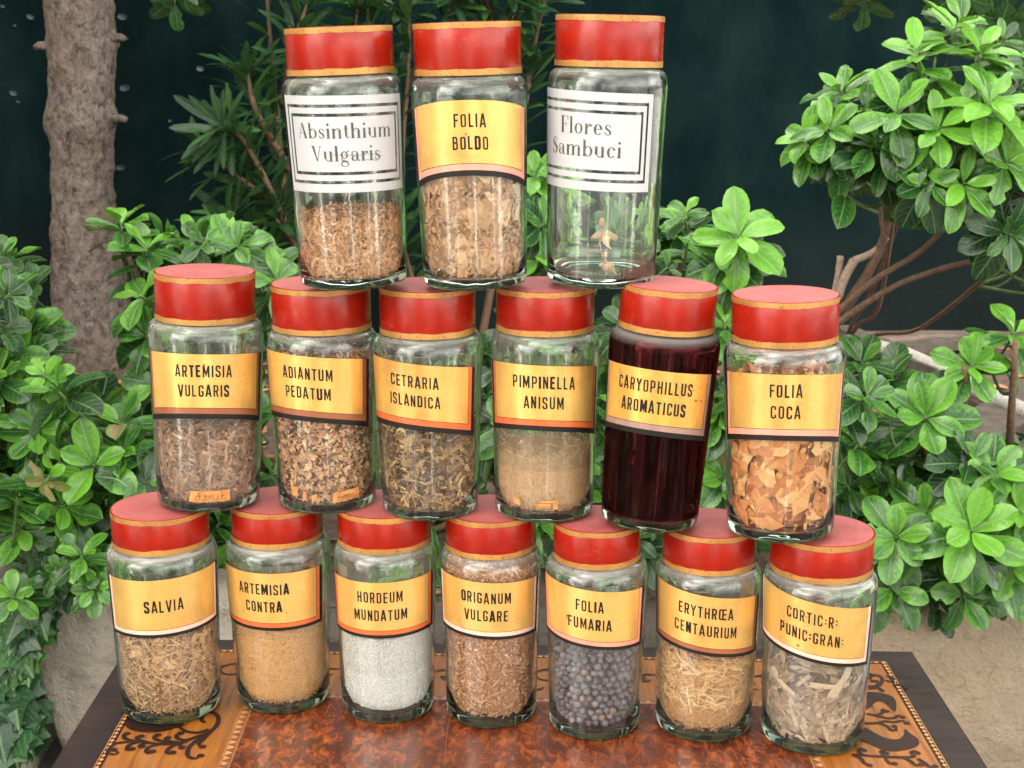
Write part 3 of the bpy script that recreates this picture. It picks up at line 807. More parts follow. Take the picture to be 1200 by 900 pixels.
# repeat scrolls along the rest of the band
def scroll(cx, cyy, ang, s=1.0, flip=1):
    ca, sa = cos(ang), sin(ang)
    def T_(u, v): return (cx + (u*ca - v*flip*sa)*s, cyy + SKEW*(cx - XL) + (u*sa + v*flip*ca)*s)
    sp = [T_(0.006*cos(t)*(1+t*.42) + 0.012, 0.006*sin(t)*(1+t*.42)) for t in [k*0.5 for k in range(12)]]
    mstroke(smooth_path(sp, 3), 0.0030*s, 0.0018*s); mdisc(Vector(sp[0]), 0.0032*s)
    for (u, v, a) in ((-.03, .0, .6), (-.02, .0, -.7), (-.038, .0, -.5), (-.006, -.018, 2.2), (.03, .015, -.4), (.034, -.01, .9), (0.0, .026, 2.6)):
        q = [T_(u, v), T_(u + .008*cos(a), v + .008*sin(a)), T_(u + .014*cos(a+.7), v + .014*sin(a+.7)), T_(u + .011*cos(a+1.3), v + .011*sin(a+1.3))]
        mstroke(smooth_path(q, 4), 0.0014*s, 0.0012*s, 0.0062*s)
    mstroke(smooth_path([T_(-.045, 0), T_(-.02, -.006), T_(.0, -.014), T_(.02, -.016)], 4), .0018*s, .0026*s)
ym = (b1 + d1) / 2
for k in range(9):
    xx = a0 + 0.07 + k * 0.082
    if xx < a1 - 0.03: scroll(xx, ym, (pi if k % 2 else 0) + .2, 0.95, 1 if k % 2 else -1)
for k in range(4):
    yy = b0 + 0.06 + k * 0.085
    if yy < 1.10:
        scroll((a0 + c0)/2, yy, pi/2, 0.95, 1); scroll((a1 + c1)/2, yy, pi/2, 0.95, -1)
MAR.build("scroll_inlay", M_INLAY, tabletop)
# frame and turned legs below the top
mb = MB()
for (xa, xb, ya, yb) in ((XL+.03, XR-.03, YF+.03, YF+.05), (XL+.03, XR-.03, YB-.07, YB-.05), (XL+.03, XL+.05, YF+.0502, YB-.0702), (XR-.05, XR-.03, YF+.0502, YB-.0702)):
    mb.box((xa, ya - OY, TZ - TH - 0.085), (xb, yb - OY, TZ - TH - 0.0005))
mb.build("apron", M_TDARK, table, smooth=False)
for (lx, ly) in ((XL+.055, YF+.055), (XR-.055, YF+.055), (XL+.055, YB-.085), (XR-.055, YB-.085)):
    mb = MB()
    mb.lathe([(0, 0), (.011, 0), (.015, .02), (.012, .05), (.016, .12), (.020, .40), (.024, .52), (.017, .55), (.025, .575), (.025, TZ-TH-.0008), (0, TZ-TH-.0008)], 20)
    o = mb.build("leg", M_TDARK, table); o.location = (lx, ly - OY, 0)

# ------------------------------------------------------------------ lettering
def rounded(pts, r, closed=False, n=4):
    P_ = [Vector(p) for p in pts]; N = len(P_); out = []
    for i, p in enumerate(P_):
        if not closed and i in (0, N - 1): out.append(p); continue
        a, b = P_[(i-1) % N], P_[(i+1) % N]
        da, db = a - p, b - p
        rr = min(r, da.length * .5, db.length * .5)
        if rr < 1e-4: out.append(p); continue
        s, e = p + da.normalized()*rr, p + db.normalized()*rr
        for k in range(n + 1):
            t = k / n
            out.append(s*(1-t)**2 + p*(2*t*(1-t)) + e*t*t)
    if closed: out.append(out[0].copy())
    return out
tk = 0.135
l_, r_, b_, t_ = tk/2, 0.42 - tk/2, tk/2, 1 - tk/2
mdl = 0.51
RR = 0.15
def gl(*strokes, w=0.42): return (w, strokes)
SANS = {
 'A': gl([(0.045,0),(0.21,0.98),(0.255,0.98),(0.42,0)], [(0.10,.27),(0.36,.27)], w=.46),
 'C': gl(rounded([(r_,.68),(r_,t_),(l_,t_),(l_,b_),(r_,b_),(r_,.32)], RR)),
 'D': gl(rounded([(l_,t_),(r_,t_),(r_,b_),(l_,b_)], RR), [(l_,0),(l_,1)]),
 'E': gl([(.36,t_),(l_,t_)], [(l_,0),(l_,1)], [(l_,b_),(.36,b_)], [(l_,mdl),(.33,mdl)], w=.37),
 'F': gl([(.36,t_),(l_,t_)], [(l_,0),(l_,1)], [(l_,mdl),(.32,mdl)], w=.36),
 'G': gl(rounded([(r_,.70),(r_,t_),(l_,t_),(l_,b_),(r_,b_),(r_,.45),(.22,.45)], RR*.9)),
 'H': gl([(l_,0),(l_,1)], [(r_,0),(r_,1)], [(l_,mdl),(r_,mdl)]),
 'I': gl([(l_,0),(l_,1)], w=.135),
 'L': gl([(l_,0),(l_,1)], [(l_,b_),(.35,b_)], w=.35),
 'M': gl([(l_,0),(l_,1)], [(l_+.02,.98),(.28,.18),(.49-.02,.98)], [(.49,0),(.49,1)], w=.56),
 'N': gl([(l_,0),(l_,1)], [(l_+.01,.97),(r_-.01,.03)], [(r_,0),(r_,1)]),
 'O': gl(rounded([(r_,t_),(l_,t_),(l_,b_),(r_,b_)], RR, True)),
 'P': gl([(l_,0),(l_,1)], rounded([(l_,t_),(r_,t_),(r_,.44),(l_,.44)], RR)),
 'R': gl([(l_,0),(l_,1)], rounded([(l_,t_),(r_,t_),(r_,.47),(l_,.47)], RR), [(.24,.47),(r_,0)]),
 'B': gl([(l_,0),(l_,1)], rounded([(l_,t_),(r_-.02,t_),(r_-.02,.53),(l_,.53)], RR), rounded([(l_,.53),(r_,.53),(r_,b_),(l_,b_)], RR)),
 'S': gl(rounded([(r_,.70),(r_,t_),(l_,t_),(l_,.56),(r_,.44),(r_,b_),(l_,b_),(l_,.30)], RR*.9)),
 'T': gl([(0,t_),(.40,t_)], [(.20,0),(.20,t_)], w=.40),
 'U': gl(rounded([(l_,1),(l_,b_),(r_,b_),(r_,1)], RR)),
 'V': gl([(0.04,1),(.20,.02),(.24,.02),(.40,1)], w=.44),
 'Y': gl([(0.03,1),(.21,.46),(.39,1)], [(.21,.46),(.21,0)]),
 'Œ': gl(rounded([(r_,t_),(l_,t_),(l_,b_),(r_,b_)], RR, True), [(r_,t_),(.68,t_)], [(r_,b_),(.68,b_)], [(r_,mdl),(.64,mdl)], w=.68),
 ':': gl([(.075,.28),(.075,.42)], [(.075,.62),(.075,.76)], w=.15),
 ' ': gl(w=.28),
}
class Sheet2D:
    """2-D shapes (u right, v up, metres) gathered for wrapping on a jar"""
    def __init__(s): s.items = []
    def ribbon(s, path, w):
        path = [Vector(p) for p in path]
        # even subdivision so that the ribbon can bend round the jar
        q = [path[0]]
        for a, b in zip(path, path[1:]):
            k = max(1, int((b - a).length / 0.003))
            q += [a.lerp(b, i / k) for i in range(1, k + 1)]
        path = q; N = len(path); v, f = [], []
        closed = (path[0] - path[-1]).length < 1e-6 and N > 3
        ws = w if isinstance(w, list) else None
        for i, p in enumerate(path):
            a = path[i-1] if i else (path[-2] if closed else path[0])
            b = path[i+1] if i < N-1 else (path[1] if closed else path[-1])
            d0 = (p - a).normalized() if (p - a).length > 0 else None
            d1 = (b - p).normalized() if (b - p).length > 0 else None
            if d0 is None: d0 = d1
            if d1 is None: d1 = d0
            t = (d0 + d1); t = t.normalized() if t.length > 1e-6 else d1
            n = Vector((-t.y, t.x)); k = 1 / max(0.55, n.dot(Vector((-d1.y, d1.x))))
            hw = (w if ws is None else ws[0] + (ws[1]-ws[0]) * i/(N-1)) / 2 * k
            v += [p + n*hw, p - n*hw]
        for i in range(N-1): f.append((2*i, 2*i+1, 2*i+3, 2*i+2))
        s.items.append((v, f))
    def ring(s, c, rx, ry, tx, ty, a0=0, a1=2*pi, n=28):
        """contrast ring: thick (tx) at the sides, thin (ty) at top and bottom"""
        v, f = [], []
        for k in range(n + 1):
            a = a0 + (a1 - a0) * k / n
            v += [Vector((c[0] + rx*cos(a), c[1] + ry*sin(a))), Vector((c[0] + (rx-tx)*cos(a), c[1] + (ry-ty)*sin(a)))]
        for k in range(n): f.append((2*k, 2*k+1, 2*k+3, 2*k+2))
        s.items.append((v, f))
    def poly(s, pts):
        s.items.append(([Vector(p) for p in pts], [tuple(range(len(pts)))]))
    def disc(s, c, r): s.poly([(c[0] + r*cos(2*pi*k/12), c[1] + r*sin(2*pi*k/12)) for k in range(12)])

def sans_line(sh, text, h, cx, y, rng, gap=0.17, wscale=1.0):
    ws = [SANS[ch][0] * wscale for ch in text]
    x = cx - (sum(ws) + gap * (len(text) - 1)) * h / 2
    for ch, w in zip(text, ws):
        jx, jy = rng.uniform(-.012, .012) * h, rng.uniform(-.02, .02) * h
        bold = 1.35 if rng.random() < .12 else rng.uniform(.92, 1.1)
        for st in SANS[ch][1]:
            sh.ribbon([(x + p[0]*wscale*h + jx, y + p[1]*h + jy) for p in st], tk * h * bold)
        x += (w + gap) * h

# high-contrast serif letters for the two white labels; units: x-height = 1
def serif_line(sh, text, h, cx, y, gap=0.16):
    ST, HR = 0.24, 0.055
    def build(ch, ox, S):
        def X(p): return (ox + p[0]*h, y + p[1]*h)
        def stem(x, y0, y1, w=ST):
            if S: S.poly([X((x - w/2, y0)), X((x + w/2, y0)), X((x + w/2, y1)), X((x - w/2, y1))])
        def hair(*pts, w=HR):
            if S: S.ribbon([X(p) for p in pts], w*h)
        def serif(x, yy, l=.20, rr=.20):
            hair((x - l, yy), (x + rr, yy))
        def ring(c, rx, ry, a0=0, a1=360, tx=.20):
            if S: S.ring(X(c), rx*h, ry*h, tx*h, HR*h, radians(a0), radians(a1))
        def dot(c, r=.13):
            if S: S.disc(X(c), r*h)
        def arch(x0, x1):
            hair(*[(x0 + (x1-x0)*(0.5-0.5*cos(pi*k/8)), .60 + .38*sin(pi*k/8*.80)) for k in range(9)], w=.085)
        if ch == 'A':
            hair((.10,.03),(.58,1.55), w=.06)
            if S: S.poly([X((.50,1.58)),X((.66,1.58)),X((1.14,.0)),X((.86,.0))])
            hair((.30,.55),(.84,.55)); serif(.10,.03,.12,.16); serif(1.0,.03,.24,.2); return 1.2
        if ch == 'V':
            if S: S.poly([X((.08,1.55)),X((.36,1.55)),X((.70,.0)),X((.58,.0))])
            hair((.64,.02),(1.06,1.52), w=.06); serif(.2,1.53,.2,.22); serif(1.06,1.53,.16,.14); return 1.2
        if ch == 'F':
            stem(.24,0,1.55,.26); serif(.24,.03,.22,.22); hair((.02,1.53),(.92,1.53)); hair((.90,1.53),(.90,1.18), w=.07)
            hair((.3,.82),(.68,.82)); hair((.68,1.0),(.68,.62), w=.06); return .95
        if ch == 'S':
            ring((.46,1.16),.36,.39,40,180,.16); ring((.46,.39),.40,.39,200,345,.20)
            if S:
                S.ribbon([X((.14,1.22)),X((.24,1.0)),X((.5,.80)),X((.74,.60)),X((.82,.42))], .25*h)
            ring((.46,.39),.40,.39,-20,20,.22)
            hair((.74,1.36),(.76,1.12), w=.07); hair((.07,.16),(.05,.46), w=.07); return .9
        if ch == 'b':
            stem(.18,0,1.55); ring((.54,.5),.44,.5,-150,150,.22); serif(.12,1.53,.14,.06); return 1.0
        if ch == 's':
            ring((.36,.74),.28,.26,30,200,.14); ring((.36,.26),.30,.26,200,380,.16)
            if S: S.ribbon([X((.12,.74)),X((.26,.58)),X((.46,.46)),X((.60,.28))], .19*h)
            hair((.60,.86),(.61,.68), w=.07); hair((.09,.12),(.08,.34), w=.07); return .70
        if ch == 'i':
            stem(.2,0,1.0); serif(.2,.03); hair((.02,.97),(.2,.97)); dot((.2,1.40)); return .42
        if ch == 'l':
            stem(.2,0,1.55); serif(.2,.03); hair((.02,1.53),(.2,1.53)); return .42
        if ch in 'nm':
            stem(.2,0,1.0); serif(.2,.03); hair((.02,.97),(.2,.97)); arch(.26,.84); stem(.82,0,.86); serif(.82,.03)
            if ch == 'n': return 1.06
            arch(.88,1.46); stem(1.44,0,.86); serif(1.44,.03); return 1.68
        if ch == 'h':
            stem(.2,0,1.55); serif(.2,.03); hair((.02,1.53),(.2,1.53)); arch(.26,.84); stem(.82,0,.86); serif(.82,.03); return 1.06
        if ch == 't':
            stem(.24,.16,1.3); hair((.02,.97),(.50,.97)); hair((.24,.18),(.32,.03),(.46,.05),(.54,.2), w=.08); return .55
        if ch == 'u':
            stem(.2,.26,1.0); hair((.02,.97),(.2,.97)); hair(*[(.2 + .56*k/8, .28 - .26*sin(pi*k/8*.75)) for k in range(9)], w=.08)
            stem(.80,0,1.0); hair((.62,.97),(.80,.97)); hair((.80,.03),(1.0,.03)); return 1.04
        if ch == 'g':
            ring((.42,.62),.36,.38,0,360,.18); hair((.66,.90),(.84,1.04),(.92,.96), w=.08)
            hair((.20,.32),(.10,.16),(.26,.06), w=.08)
            if S: S.ribbon([X((.18,.05)),X((.50,.0)),X((.78,-.10))], .17*h)
            ring((.44,-.28),.42,.27,0,360,.12); return .92
        if ch == 'a':
            stem(.66,.12,.80,.22); ring((.40,.74),.36,.26,10,165,.12); dot((.14,.68),.09)
            ring((.36,.28),.31,.28,60,320,.20); hair((.66,.14),(.78,.02),(.92,.12), w=.07); return .92
        if ch == 'r':
            stem(.2,0,1.0); serif(.2,.03); hair((.02,.97),(.2,.97)); hair((.3,.62),(.42,.88),(.58,.97), w=.07); dot((.62,.85),.12); return .74
        if ch == 'o':
            ring((.44,.5),.42,.51,0,360,.22); return .88
        if ch in 'ec':
            ring((.44,.5),.42,.51,40 if ch == 'c' else 5,320,.24)
            if ch == 'e':
                hair((.10,.54),(.84,.54)); ring((.44,.5),.42,.51,0,60,.14); return .86
            dot((.70,.80),.11); return .84
        return .4
    tot = sum(build(c_, 0, None) + gap for c_ in text) - gap
    x = cx - tot * h / 2
    for c_ in text:
        w = build(c_, x, sh); x += (w + gap) * h

# ------------------------------------------------------------------ jars
class Jar:
    def R(s, z):                          # outer glass radius
        return s.Rb + (s.Rt - s.Rb) * max(0, min(1, (z - .008) / (s.Hs - .02)))
    def wrap(s, u, v, off):               # u metres along the wall from the label's middle, v height
        a = u / s.Rt + s.rot
        r = s.R(v) + off + .00025
        return (r * sin(a), -r * cos(a), v)
    def lab(s, u, t):                     # label coordinates -> (u, v), with tilt and arch
        k = u / s.hw
        v = s.lz0 + (s.lz1 - s.lz0) * t + tan(s.tilt) * u
        arch = s.arch_b + (s.arch_t - s.arch_b) * t
        return u, v - arch * k * k
    def paint(s, sh, off):                # Sheet2D in label space (u, v - middle height) -> MB
        mb = MB(); e = 0.0
        vm = (s.lz0 + s.lz1) / 2
        for (vv, ff) in sh.items:
            e += 0.0000015
            mb.add([s.wrap(*s.lab(p[0], .5 + p[1] / (s.lz1 - s.lz0)), off + e) for p in vv], ff)
        return mb
    def patch(s, mb, u0, u1, t0, t1, off, nu=40, nt=8):
        vs_, fs = [], []
        for j in range(nt + 1):
            for i in range(nu + 1):
                vs_.append(s.wrap(*s.lab(u0 + (u1-u0)*i/nu, t0 + (t1-t0)*j/nt), off))
        for j in range(nt):
            for i in range(nu):
                a = j*(nu+1)+i; fs.append((a, a+1, a+nu+2, a+nu+1))
        mb.add(vs_, fs)

def make_jar(key, px, z0, rot, lab_px, tilt, arch, text, label, border, seed, white=False, glass=None, lean_min=1.0, lid_label=None, th=None, wsc=1.0):
    cx, yl, bw, sx, sw, lb, lt, lw = px
    J = Jar(); rng = random.Random(seed)
    J.seed = seed
    p = at_z(cx, yl, z0); zc = proj(p)[2]
    J.Rb = bw / 2 * zc / FPX
    d0 = hypot(p.x, p.y)
    c = Vector((p.x * (1 + J.Rb/d0), p.y * (1 + J.Rb/d0), z0))
    J.Rl = lw / 2 * proj(c + Vector((0, 0, .18)))[2] / FPX
    fy = c.y - J.Rl
    J.Hs = at_y(sx, lb, fy).z - z0
    J.Ht = at_y(sx, lt, fy).z - z0
    J.Rt = sw / 2 * proj(c + Vector((0, 0, J.Hs - .015)))[2] / FPX
    # lean, after taking away what the perspective makes of an upright jar
    q0, q1 = proj(c), proj(c + Vector((0, 0, J.Hs)))
    lean = atan2((sx - cx) - (q1[0] - q0[0]), q0[1] - q1[1])
    if abs(lean) < radians(lean_min): lean = 0.0
    J.yaw = atan2(-c.x, c.y)
    if lean: c.z += J.Rb * sin(abs(lean))
    J.c, J.lean = c, lean
    J.loc, J.eul = (c.x, c.y, c.z), (0, lean, J.yaw)
    J.M = Matrix.Translation(c) @ Matrix.Rotation(J.yaw, 4, 'Z') @ Matrix.Rotation(lean, 4, 'Y')
    J.rot, J.tilt = radians(rot), radians(tilt)
    def zfront(py): return at_y(sx, py, c.y - (J.Rb + J.Rt) / 2).z - z0
    J.zfront = zfront
    J.lz1, J.lz0 = zfront(lab_px[0]), zfront(lab_px[1])
    J.hw = J.Rt * radians(72 if not white else 70)
    J.arch_t, J.arch_b = arch
    J.wall, J.floor = 0.0027, 0.0085
    root = empty("apothecary_jar", J.loc, J.eul, label=label, category="jar", group="apothecary jars stacked in three rows")
    J.root = root
    Hs, Rt, Rb, Rl = J.Hs, J.Rt, J.Rb, J.Rl
    w = J.wall; rn = Rl - 0.0045
    prof = [(0, .0025), (Rb*.55, .0022), (Rb - .010, .0006), (Rb - .0055, 0.0), (Rb - .002, .0012), (Rb - .0003, .0045), (J.R(.009), .009)]
    for k in range(1, 8): z = .009 + (Hs - .026) * k / 8; prof.append((J.R(z), z))
    prof += [(Rt, Hs - .015), (Rt - .0004, Hs - .010), (Rt - .0018, Hs - .0055), (Rt - .0042, Hs - .0025), (Rl - .0018, Hs - .0008), (rn + .0006, Hs - .0002), (rn, Hs + .002), (rn, Hs + .022), (rn - .001, Hs + .0235),
             (rn - w + .0008, Hs + .0235), (rn - w, Hs + .022), (rn - w, Hs - .0005), (Rt - w - .0035, Hs - .0048), (Rt - w - .0008, Hs - .009), (Rt - w, Hs - .015)]
    for k in range(7, 0, -1): z = .013 + (Hs - .030) * k / 8; prof.append((J.R(z) - w, z))
    prof += [(J.R(.012) - w - .0004, .0125), (Rb - w - .002, .0098), (Rb - w - .006, J.floor), (Rb * .5, J.floor + .0006), (0, J.floor + .0015)]
    mb = MB(); mb.lathe(prof, 72)
    # slight wobble of old hand-made glass
    mb.v = [(x * (1 + .004 * noise.noise(Vector((x*22, y*22, z*9 + seed)))), y * (1 + .004 * noise.noise(Vector((x*22, y*22, z*9 + seed)))), z) for (x, y, z) in mb.v]
    mb.build("glass_body", glass or M_GLASS, root)
    # lid: hollow lacquered cap
    Hl = J.Ht - Hs
    mb = MB()
    mb.lathe([(Rl - .0025, Hs + .0012), (Rl - .0004, Hs + .0012), (Rl, Hs + .002), (Rl, Hs + Hl*.5), (Rl, Hs + Hl - .0012), (Rl - .0005, Hs + Hl - .0004), (Rl - .0016, Hs + Hl - .0001), (0, Hs + Hl - .0001),
              (0, Hs + Hl - .003), (Rl - .003, Hs + Hl - .003), (Rl - .0026, Hs + .003)], 72, closed=False)
    kw = {"label": lid_label} if lid_label else {}
    lid = mb.build("lid", M_RED, root, **kw)
    mb = MB(); mb.lathe([(Rl - .0012, J.Ht + .0000), (Rl*.6, J.Ht + .0003), (0, J.Ht + .0004)], 64)
    mb.build("lid_top", M_REDTOP, lid)
    hb = .0052
    for (za, zb_, sg) in ((Hs + .0012, Hs + .0012 + hb, 1), (J.Ht - hb, J.Ht - .0004, -1)):
        mb = MB(); n = 120; vs_, fs = [], []
        ph = rng.uniform(0, 9)
        for k in range(n):
            a = 2*pi*k/n
            wob = .0009 * noise.noise(Vector((cos(a)*3, sin(a)*3, ph))) + .0004 * noise.noise(Vector((cos(a)*14, sin(a)*14, ph)))
            z1_, z2_ = (za, zb_ + wob) if sg > 0 else (za + wob, zb_)
            for (rr, zz) in ((Rl + .0003, z1_), (Rl + .00035, (z1_+z2_)/2), (Rl + .0003, z2_)):
                vs_.append((rr*cos(a), rr*sin(a), zz))
        for k in range(n):
            k2 = (k+1) % n
            for j in range(2): fs.append((k*3+j, k2*3+j, k2*3+j+1, k*3+j+1))
        mb.add(vs_, fs); mb.build("gold_band", M_GOLD, lid)
    # label
    lh = J.lz1 - J.lz0
    if white:
        mb = MB(); hw = J.hw
        def frame(u, t0, t1, du, dt):
            # four strips that butt end to end
            J.patch(mb, -u, u, t1 - dt, t1, .0003, 40, 2); J.patch(mb, -u, u, t0, t0 + dt, .0003, 40, 2)
            J.patch(mb, -u, -u + du, t0 + dt, t1 - dt, .0003, 3, 8); J.patch(mb, u - du, u, t0 + dt, t1 - dt, .0003, 3, 8)
        g = .0022
        frame(hw, 0, 1, .0050, .090)
        frame(hw - .0050 - g, .090 + g/lh*1.2, 1 - .090 - g/lh*1.2, .0034, .060)
        ui = hw - .0084 - 2*g; ti = .150 + 2*g/lh*1.2
        J.patch(mb, -ui, ui, ti, 1 - ti, .0003, 40, 8)
        lab = mb.build("label", M_WHITE, root, label="white label with double frame")
        sh = Sheet2D()
        xh = .0083 if text[0] == 'Absinthium' else .0090
        if text[0] == 'Absinthium':
            serif_line(sh, text[0], xh, 0.000, .0050); serif_line(sh, text[1], xh, .000, -.0140)
        else:
            serif_line(sh, text[0], xh, 0.0005, .0058); serif_line(sh, text[1], xh, -.001, -.0128)
        J.paint(sh, .00045).build("lettering", M_GREYINK, lab)
        if text[0] == 'Absinthium':
            sh = Sheet2D(); sh.ribbon([(-.012,-.0085),(.010,-.0095),(.020,-.0085),(.034,-.0110)], .0003); sh.ribbon([(.014,-.0135),(.022,-.0130),(.028,-.0150)], .0003)
            J.paint(sh, .00047).build("scratch", M_GREYINK, lab)
    else:
        hw = J.hw
        bb, cb, ll = (.0034 if key[0] == 'B' else .0048) / lh, (.0042 if key[0] == 'B' else .0052) / lh, .0005 / lh     # black strip, coloured strip, hairline (heights)
        if border == 'thin': cb = .0052 / lh
        lgold = M_LGOLD_ST if key in ('M5',) else M_LGOLD
        mb = MB(); J.patch(mb, -hw + .0095, hw - .0095, bb + cb + ll, 1, .00075)
        lab = mb.build("label", lgold, root)
        mb = MB(); J.patch(mb, -hw, hw, 0, 1, .0003); mb.build("black_backing", M_BLACK, lab)
        bm = {'orange': M_ORANGE, 'salmon': M_SALMON, 'pale': M_PALEPINK, 'brown': M_BROWNB, 'grey': M_GREYB, 'thin': M_ORANGE}[border]
        mb = MB(); J.patch(mb, -hw + .0042, hw - .0042, bb, 1, .00045); mb.build("border", bm, lab)
        mb = MB(); J.patch(mb, -hw + .0088, hw - .0088, bb + cb, 1, .0006); mb.build("hairline", M_BLACK, lab)
        sh = Sheet2D()
        h = (th or .0103) * 1.04
        gm = (bb + cb) * lh / 2              # middle of the gold field above the label's middle
        if len(text) == 1: sans_line(sh, text[0], h, 0.0, gm - h * .62, rng, wscale=wsc)
        else:
            g_ = h * 1.66
            sans_line(sh, text[0], h, 0.0, gm + g_/2 - h/2 + .0004, rng, wscale=wsc)
            sans_line(sh, text[1], h, 0.0, gm - g_/2 - h/2 + .0004, rng, wscale=wsc)
        J.paint(sh, .00090).build("lettering", M_BLACK, lab)
    return J

bz = TZ + 0.0018
mz_, tz_ = 0.9285, 1.1465
NA = (0, 0)
JARS = {}
B_ = dict(
 B1=dict(px=(202.8,850.6,117.5,190.4,128,654,611,111.7), rot=-2, lab_px=(679,747), tilt=2.4, text=["SALVIA"], border='pale', th=.0112,
    label="jar lettered SALVIA half filled with tan chopped stems, at the table's left corner"),
 B2=dict(px=(334,838.8,110,328.7,122.6,646,603,106), rot=-19, lab_px=(671,739), tilt=-.5, text=["ARTEMISIA","CONTRA"], border='orange',
    label="jar lettered ARTEMISIA CONTRA filled with fine golden brown grain"),
 B3=dict(px=(455.7,850,111.5,453.8,120.6,652,608,109), rot=-7, lab_px=(682,748), tilt=1.0, text=["HORDEUM","MUNDATUM"], border='orange',
    label="jar lettered HORDEUM MUNDATUM holding white barley meal"),
 B4=dict(px=(576,856,108.5,577,119,658,613,105.6), rot=-6, lab_px=(682,749), tilt=-2.5, text=["ORIGANUM","VULGARE"], border='pale',
    label="jar lettered ORIGANUM VULGARE full of reddish brown crumbled herb"),
 B5=dict(px=(696,870,108.5,702,121,670,625,101.7), rot=-7, lab_px=(691,760), tilt=-5.0, text=["FOLIA","FUMARIA"], border='salmon',
    label="jar lettered FOLIA FUMARIA holding round dark grey berries"),
 B6=dict(px=(823,872,115,832,124,677,631,109.4), rot=-1, lab_px=(698,768), tilt=-6.5, text=["ERYTHRŒA","CENTAURIUM"], border='brown',
    label="jar lettered ERYTHRŒA CENTAURIUM holding pale straw bits"),
 B7=dict(px=(949.5,887,121,963,133,687,641,119), rot=-6, lab_px=(706,776), tilt=-9.0, text=["CORTIC:R:","PUNIC:GRAN:"], border='pale',
    label="jar lettered CORTIC:R: PUNIC:GRAN: with greyish bark strips, nearest the table's right corner"))
M_ = dict(
 M1=dict(px=(245.9,604.5,122,241.6,134,386,329,115.8), rot=-4, lab_px=(417,493), tilt=-1.0, arch=(.005,.011), text=["ARTEMISIA","VULGARIS"], border='brown', th=.0106,
    label="jar lettered ARTEMISIA VULGARIS with brown curled herb and a small orange paper tag"),
 M2=dict(px=(384.6,604.5,117,378,129,395.6,341,115.5), rot=-18, lab_px=(417,494), tilt=-3.5, arch=(.004,.008), text=["ADIANTUM","PEDATUM"], border='brown', th=.0104,
    label="jar lettered ADIANTUM PEDATUM full of pale crumbled fern flakes"),
 M3=dict(px=(504.7,612.6,115.4,501,128.3,400,343,111.8), rot=-16, lab_px=(426,504), tilt=-4.5, arch=(.003,.007), text=["CETRARIA","ISLANDICA"], border='orange', th=.0102,
    label="jar lettered CETRARIA ISLANDICA holding dark tangled lichen"),
 M4=dict(px=(637.4,615,118.7,639,127.6,397,343,115), rot=-1, lab_px=(428,505), tilt=-2.2, arch=(.005,.009), text=["PIMPINELLA","ANISUM"], border='orange', th=.0108,
    label="dust coated jar lettered PIMPINELLA ANISUM with fine tan powder"),
 M5=dict(px=(760,630,117,779,130,399,345,112), rot=-8, lab_px=(437,514), tilt=-1.5, arch=(.004,.007), text=["CARYOPHILLUS","AROMATICUS"], border='grey', th=.0108, wsc=.93,
    label="leaning jar lettered CARYOPHILLUS AROMATICUS, full of dark purple brown cloves"),
 M6=dict(px=(913,640.4,128,918.6,141.6,412.7,357,124), rot=3, lab_px=(440,518), tilt=-.4, arch=(.006,.010), text=["FOLIA","COCA"], border='salmon', th=.0110,
    label="jar lettered FOLIA COCA holding orange brown leaf pieces"))
T_ = dict(
 T1=dict(px=(416,343.6,128,400.5,140,92,33,124.8), rot=0, lab_px=(114,228), tilt=-1.2, text=["Absinthium","Vulgaris"], border=None, white=True,
    label="jar with white label reading Absinthium Vulgaris, a third full of brown shredded herb"),
 T2=dict(px=(557.4,343.6,125,549,137,92,27,125.5), rot=0, lab_px=(118.7,207.5), tilt=-1.0, arch=(.0095,.0135), text=["FOLIA","BOLDO"], border='salmon', th=.0108,
    label="jar with arched gold label lettered FOLIA BOLDO, full of tan leaf pieces"),
 T3=dict(px=(703.6,341.4,131,712.7,140.5,82,18,126), rot=-22, lab_px=(109,225), tilt=-1.5, text=["Flores","Sambuci"], border=None, white=True,
    label="nearly empty jar with white label reading Flores Sambuci"))
for D, z in ((B_, bz), (M_, mz_), (T_, tz_)):
    for i, (k, d) in enumerate(D.items()):
        d = dict(d); d.setdefault('arch', NA)
        dusty = k in ('B1','B2','B3','B5','B6','B7','M1','M4','M3','M2')
        JARS[k] = make_jar(k, d.pop('px'), z, d.pop('rot'), d.pop('lab_px'), d.pop('tilt'), d.pop('arch'), d.pop('text'), d.pop('label'), d.pop('border'), 11 + i + int(z*100), glass=M_GLASS_DUSTY if dusty else (M_GLASS_RED if k == 'M5' else M_GLASS), **d)

def stain(key, spots):
    J = JARS[key]; lab = [c for c in J.root.children if c.name.startswith("label")][0]
    rg = random.Random(key)
    for (u, v, r) in spots:
        sh = Sheet2D(); ph = rg.uniform(0, 6)
        sh.poly([(u + r*(1 + .35*sin(2*t + ph))*cos(t), v + r*(1 + .3*cos(3*t + ph))*sin(t)) for t in [2*pi*q/14 for q in range(14)]])
        J.paint(sh, .00096).build("rust_spot", M_RUST, lab)
M_RUST = simple("rust_spot", (0.30, 0.085, 0.02), 0.6, var=0.5, scale=400)
stain('T2', [(-.0035, .0035, .0010)]); stain('M1', [(.001, .0205, .0009), (.043, .003, .0006)]); stain('B5', [(-.0215, -.0010, .0012), (-.0220, -.0034, .0008)])
stain('B7', [(-.011, -.0165, .0012), (-.004, .0135, .0008)]); stain('M5', [(.040, .006, .0012), (.047, .006, .0010), (.030, .0185, .0009), (.036, .015, .0007), (-.02, .020, .0007)]); stain('B2', [(.022, -.011, .0007)])

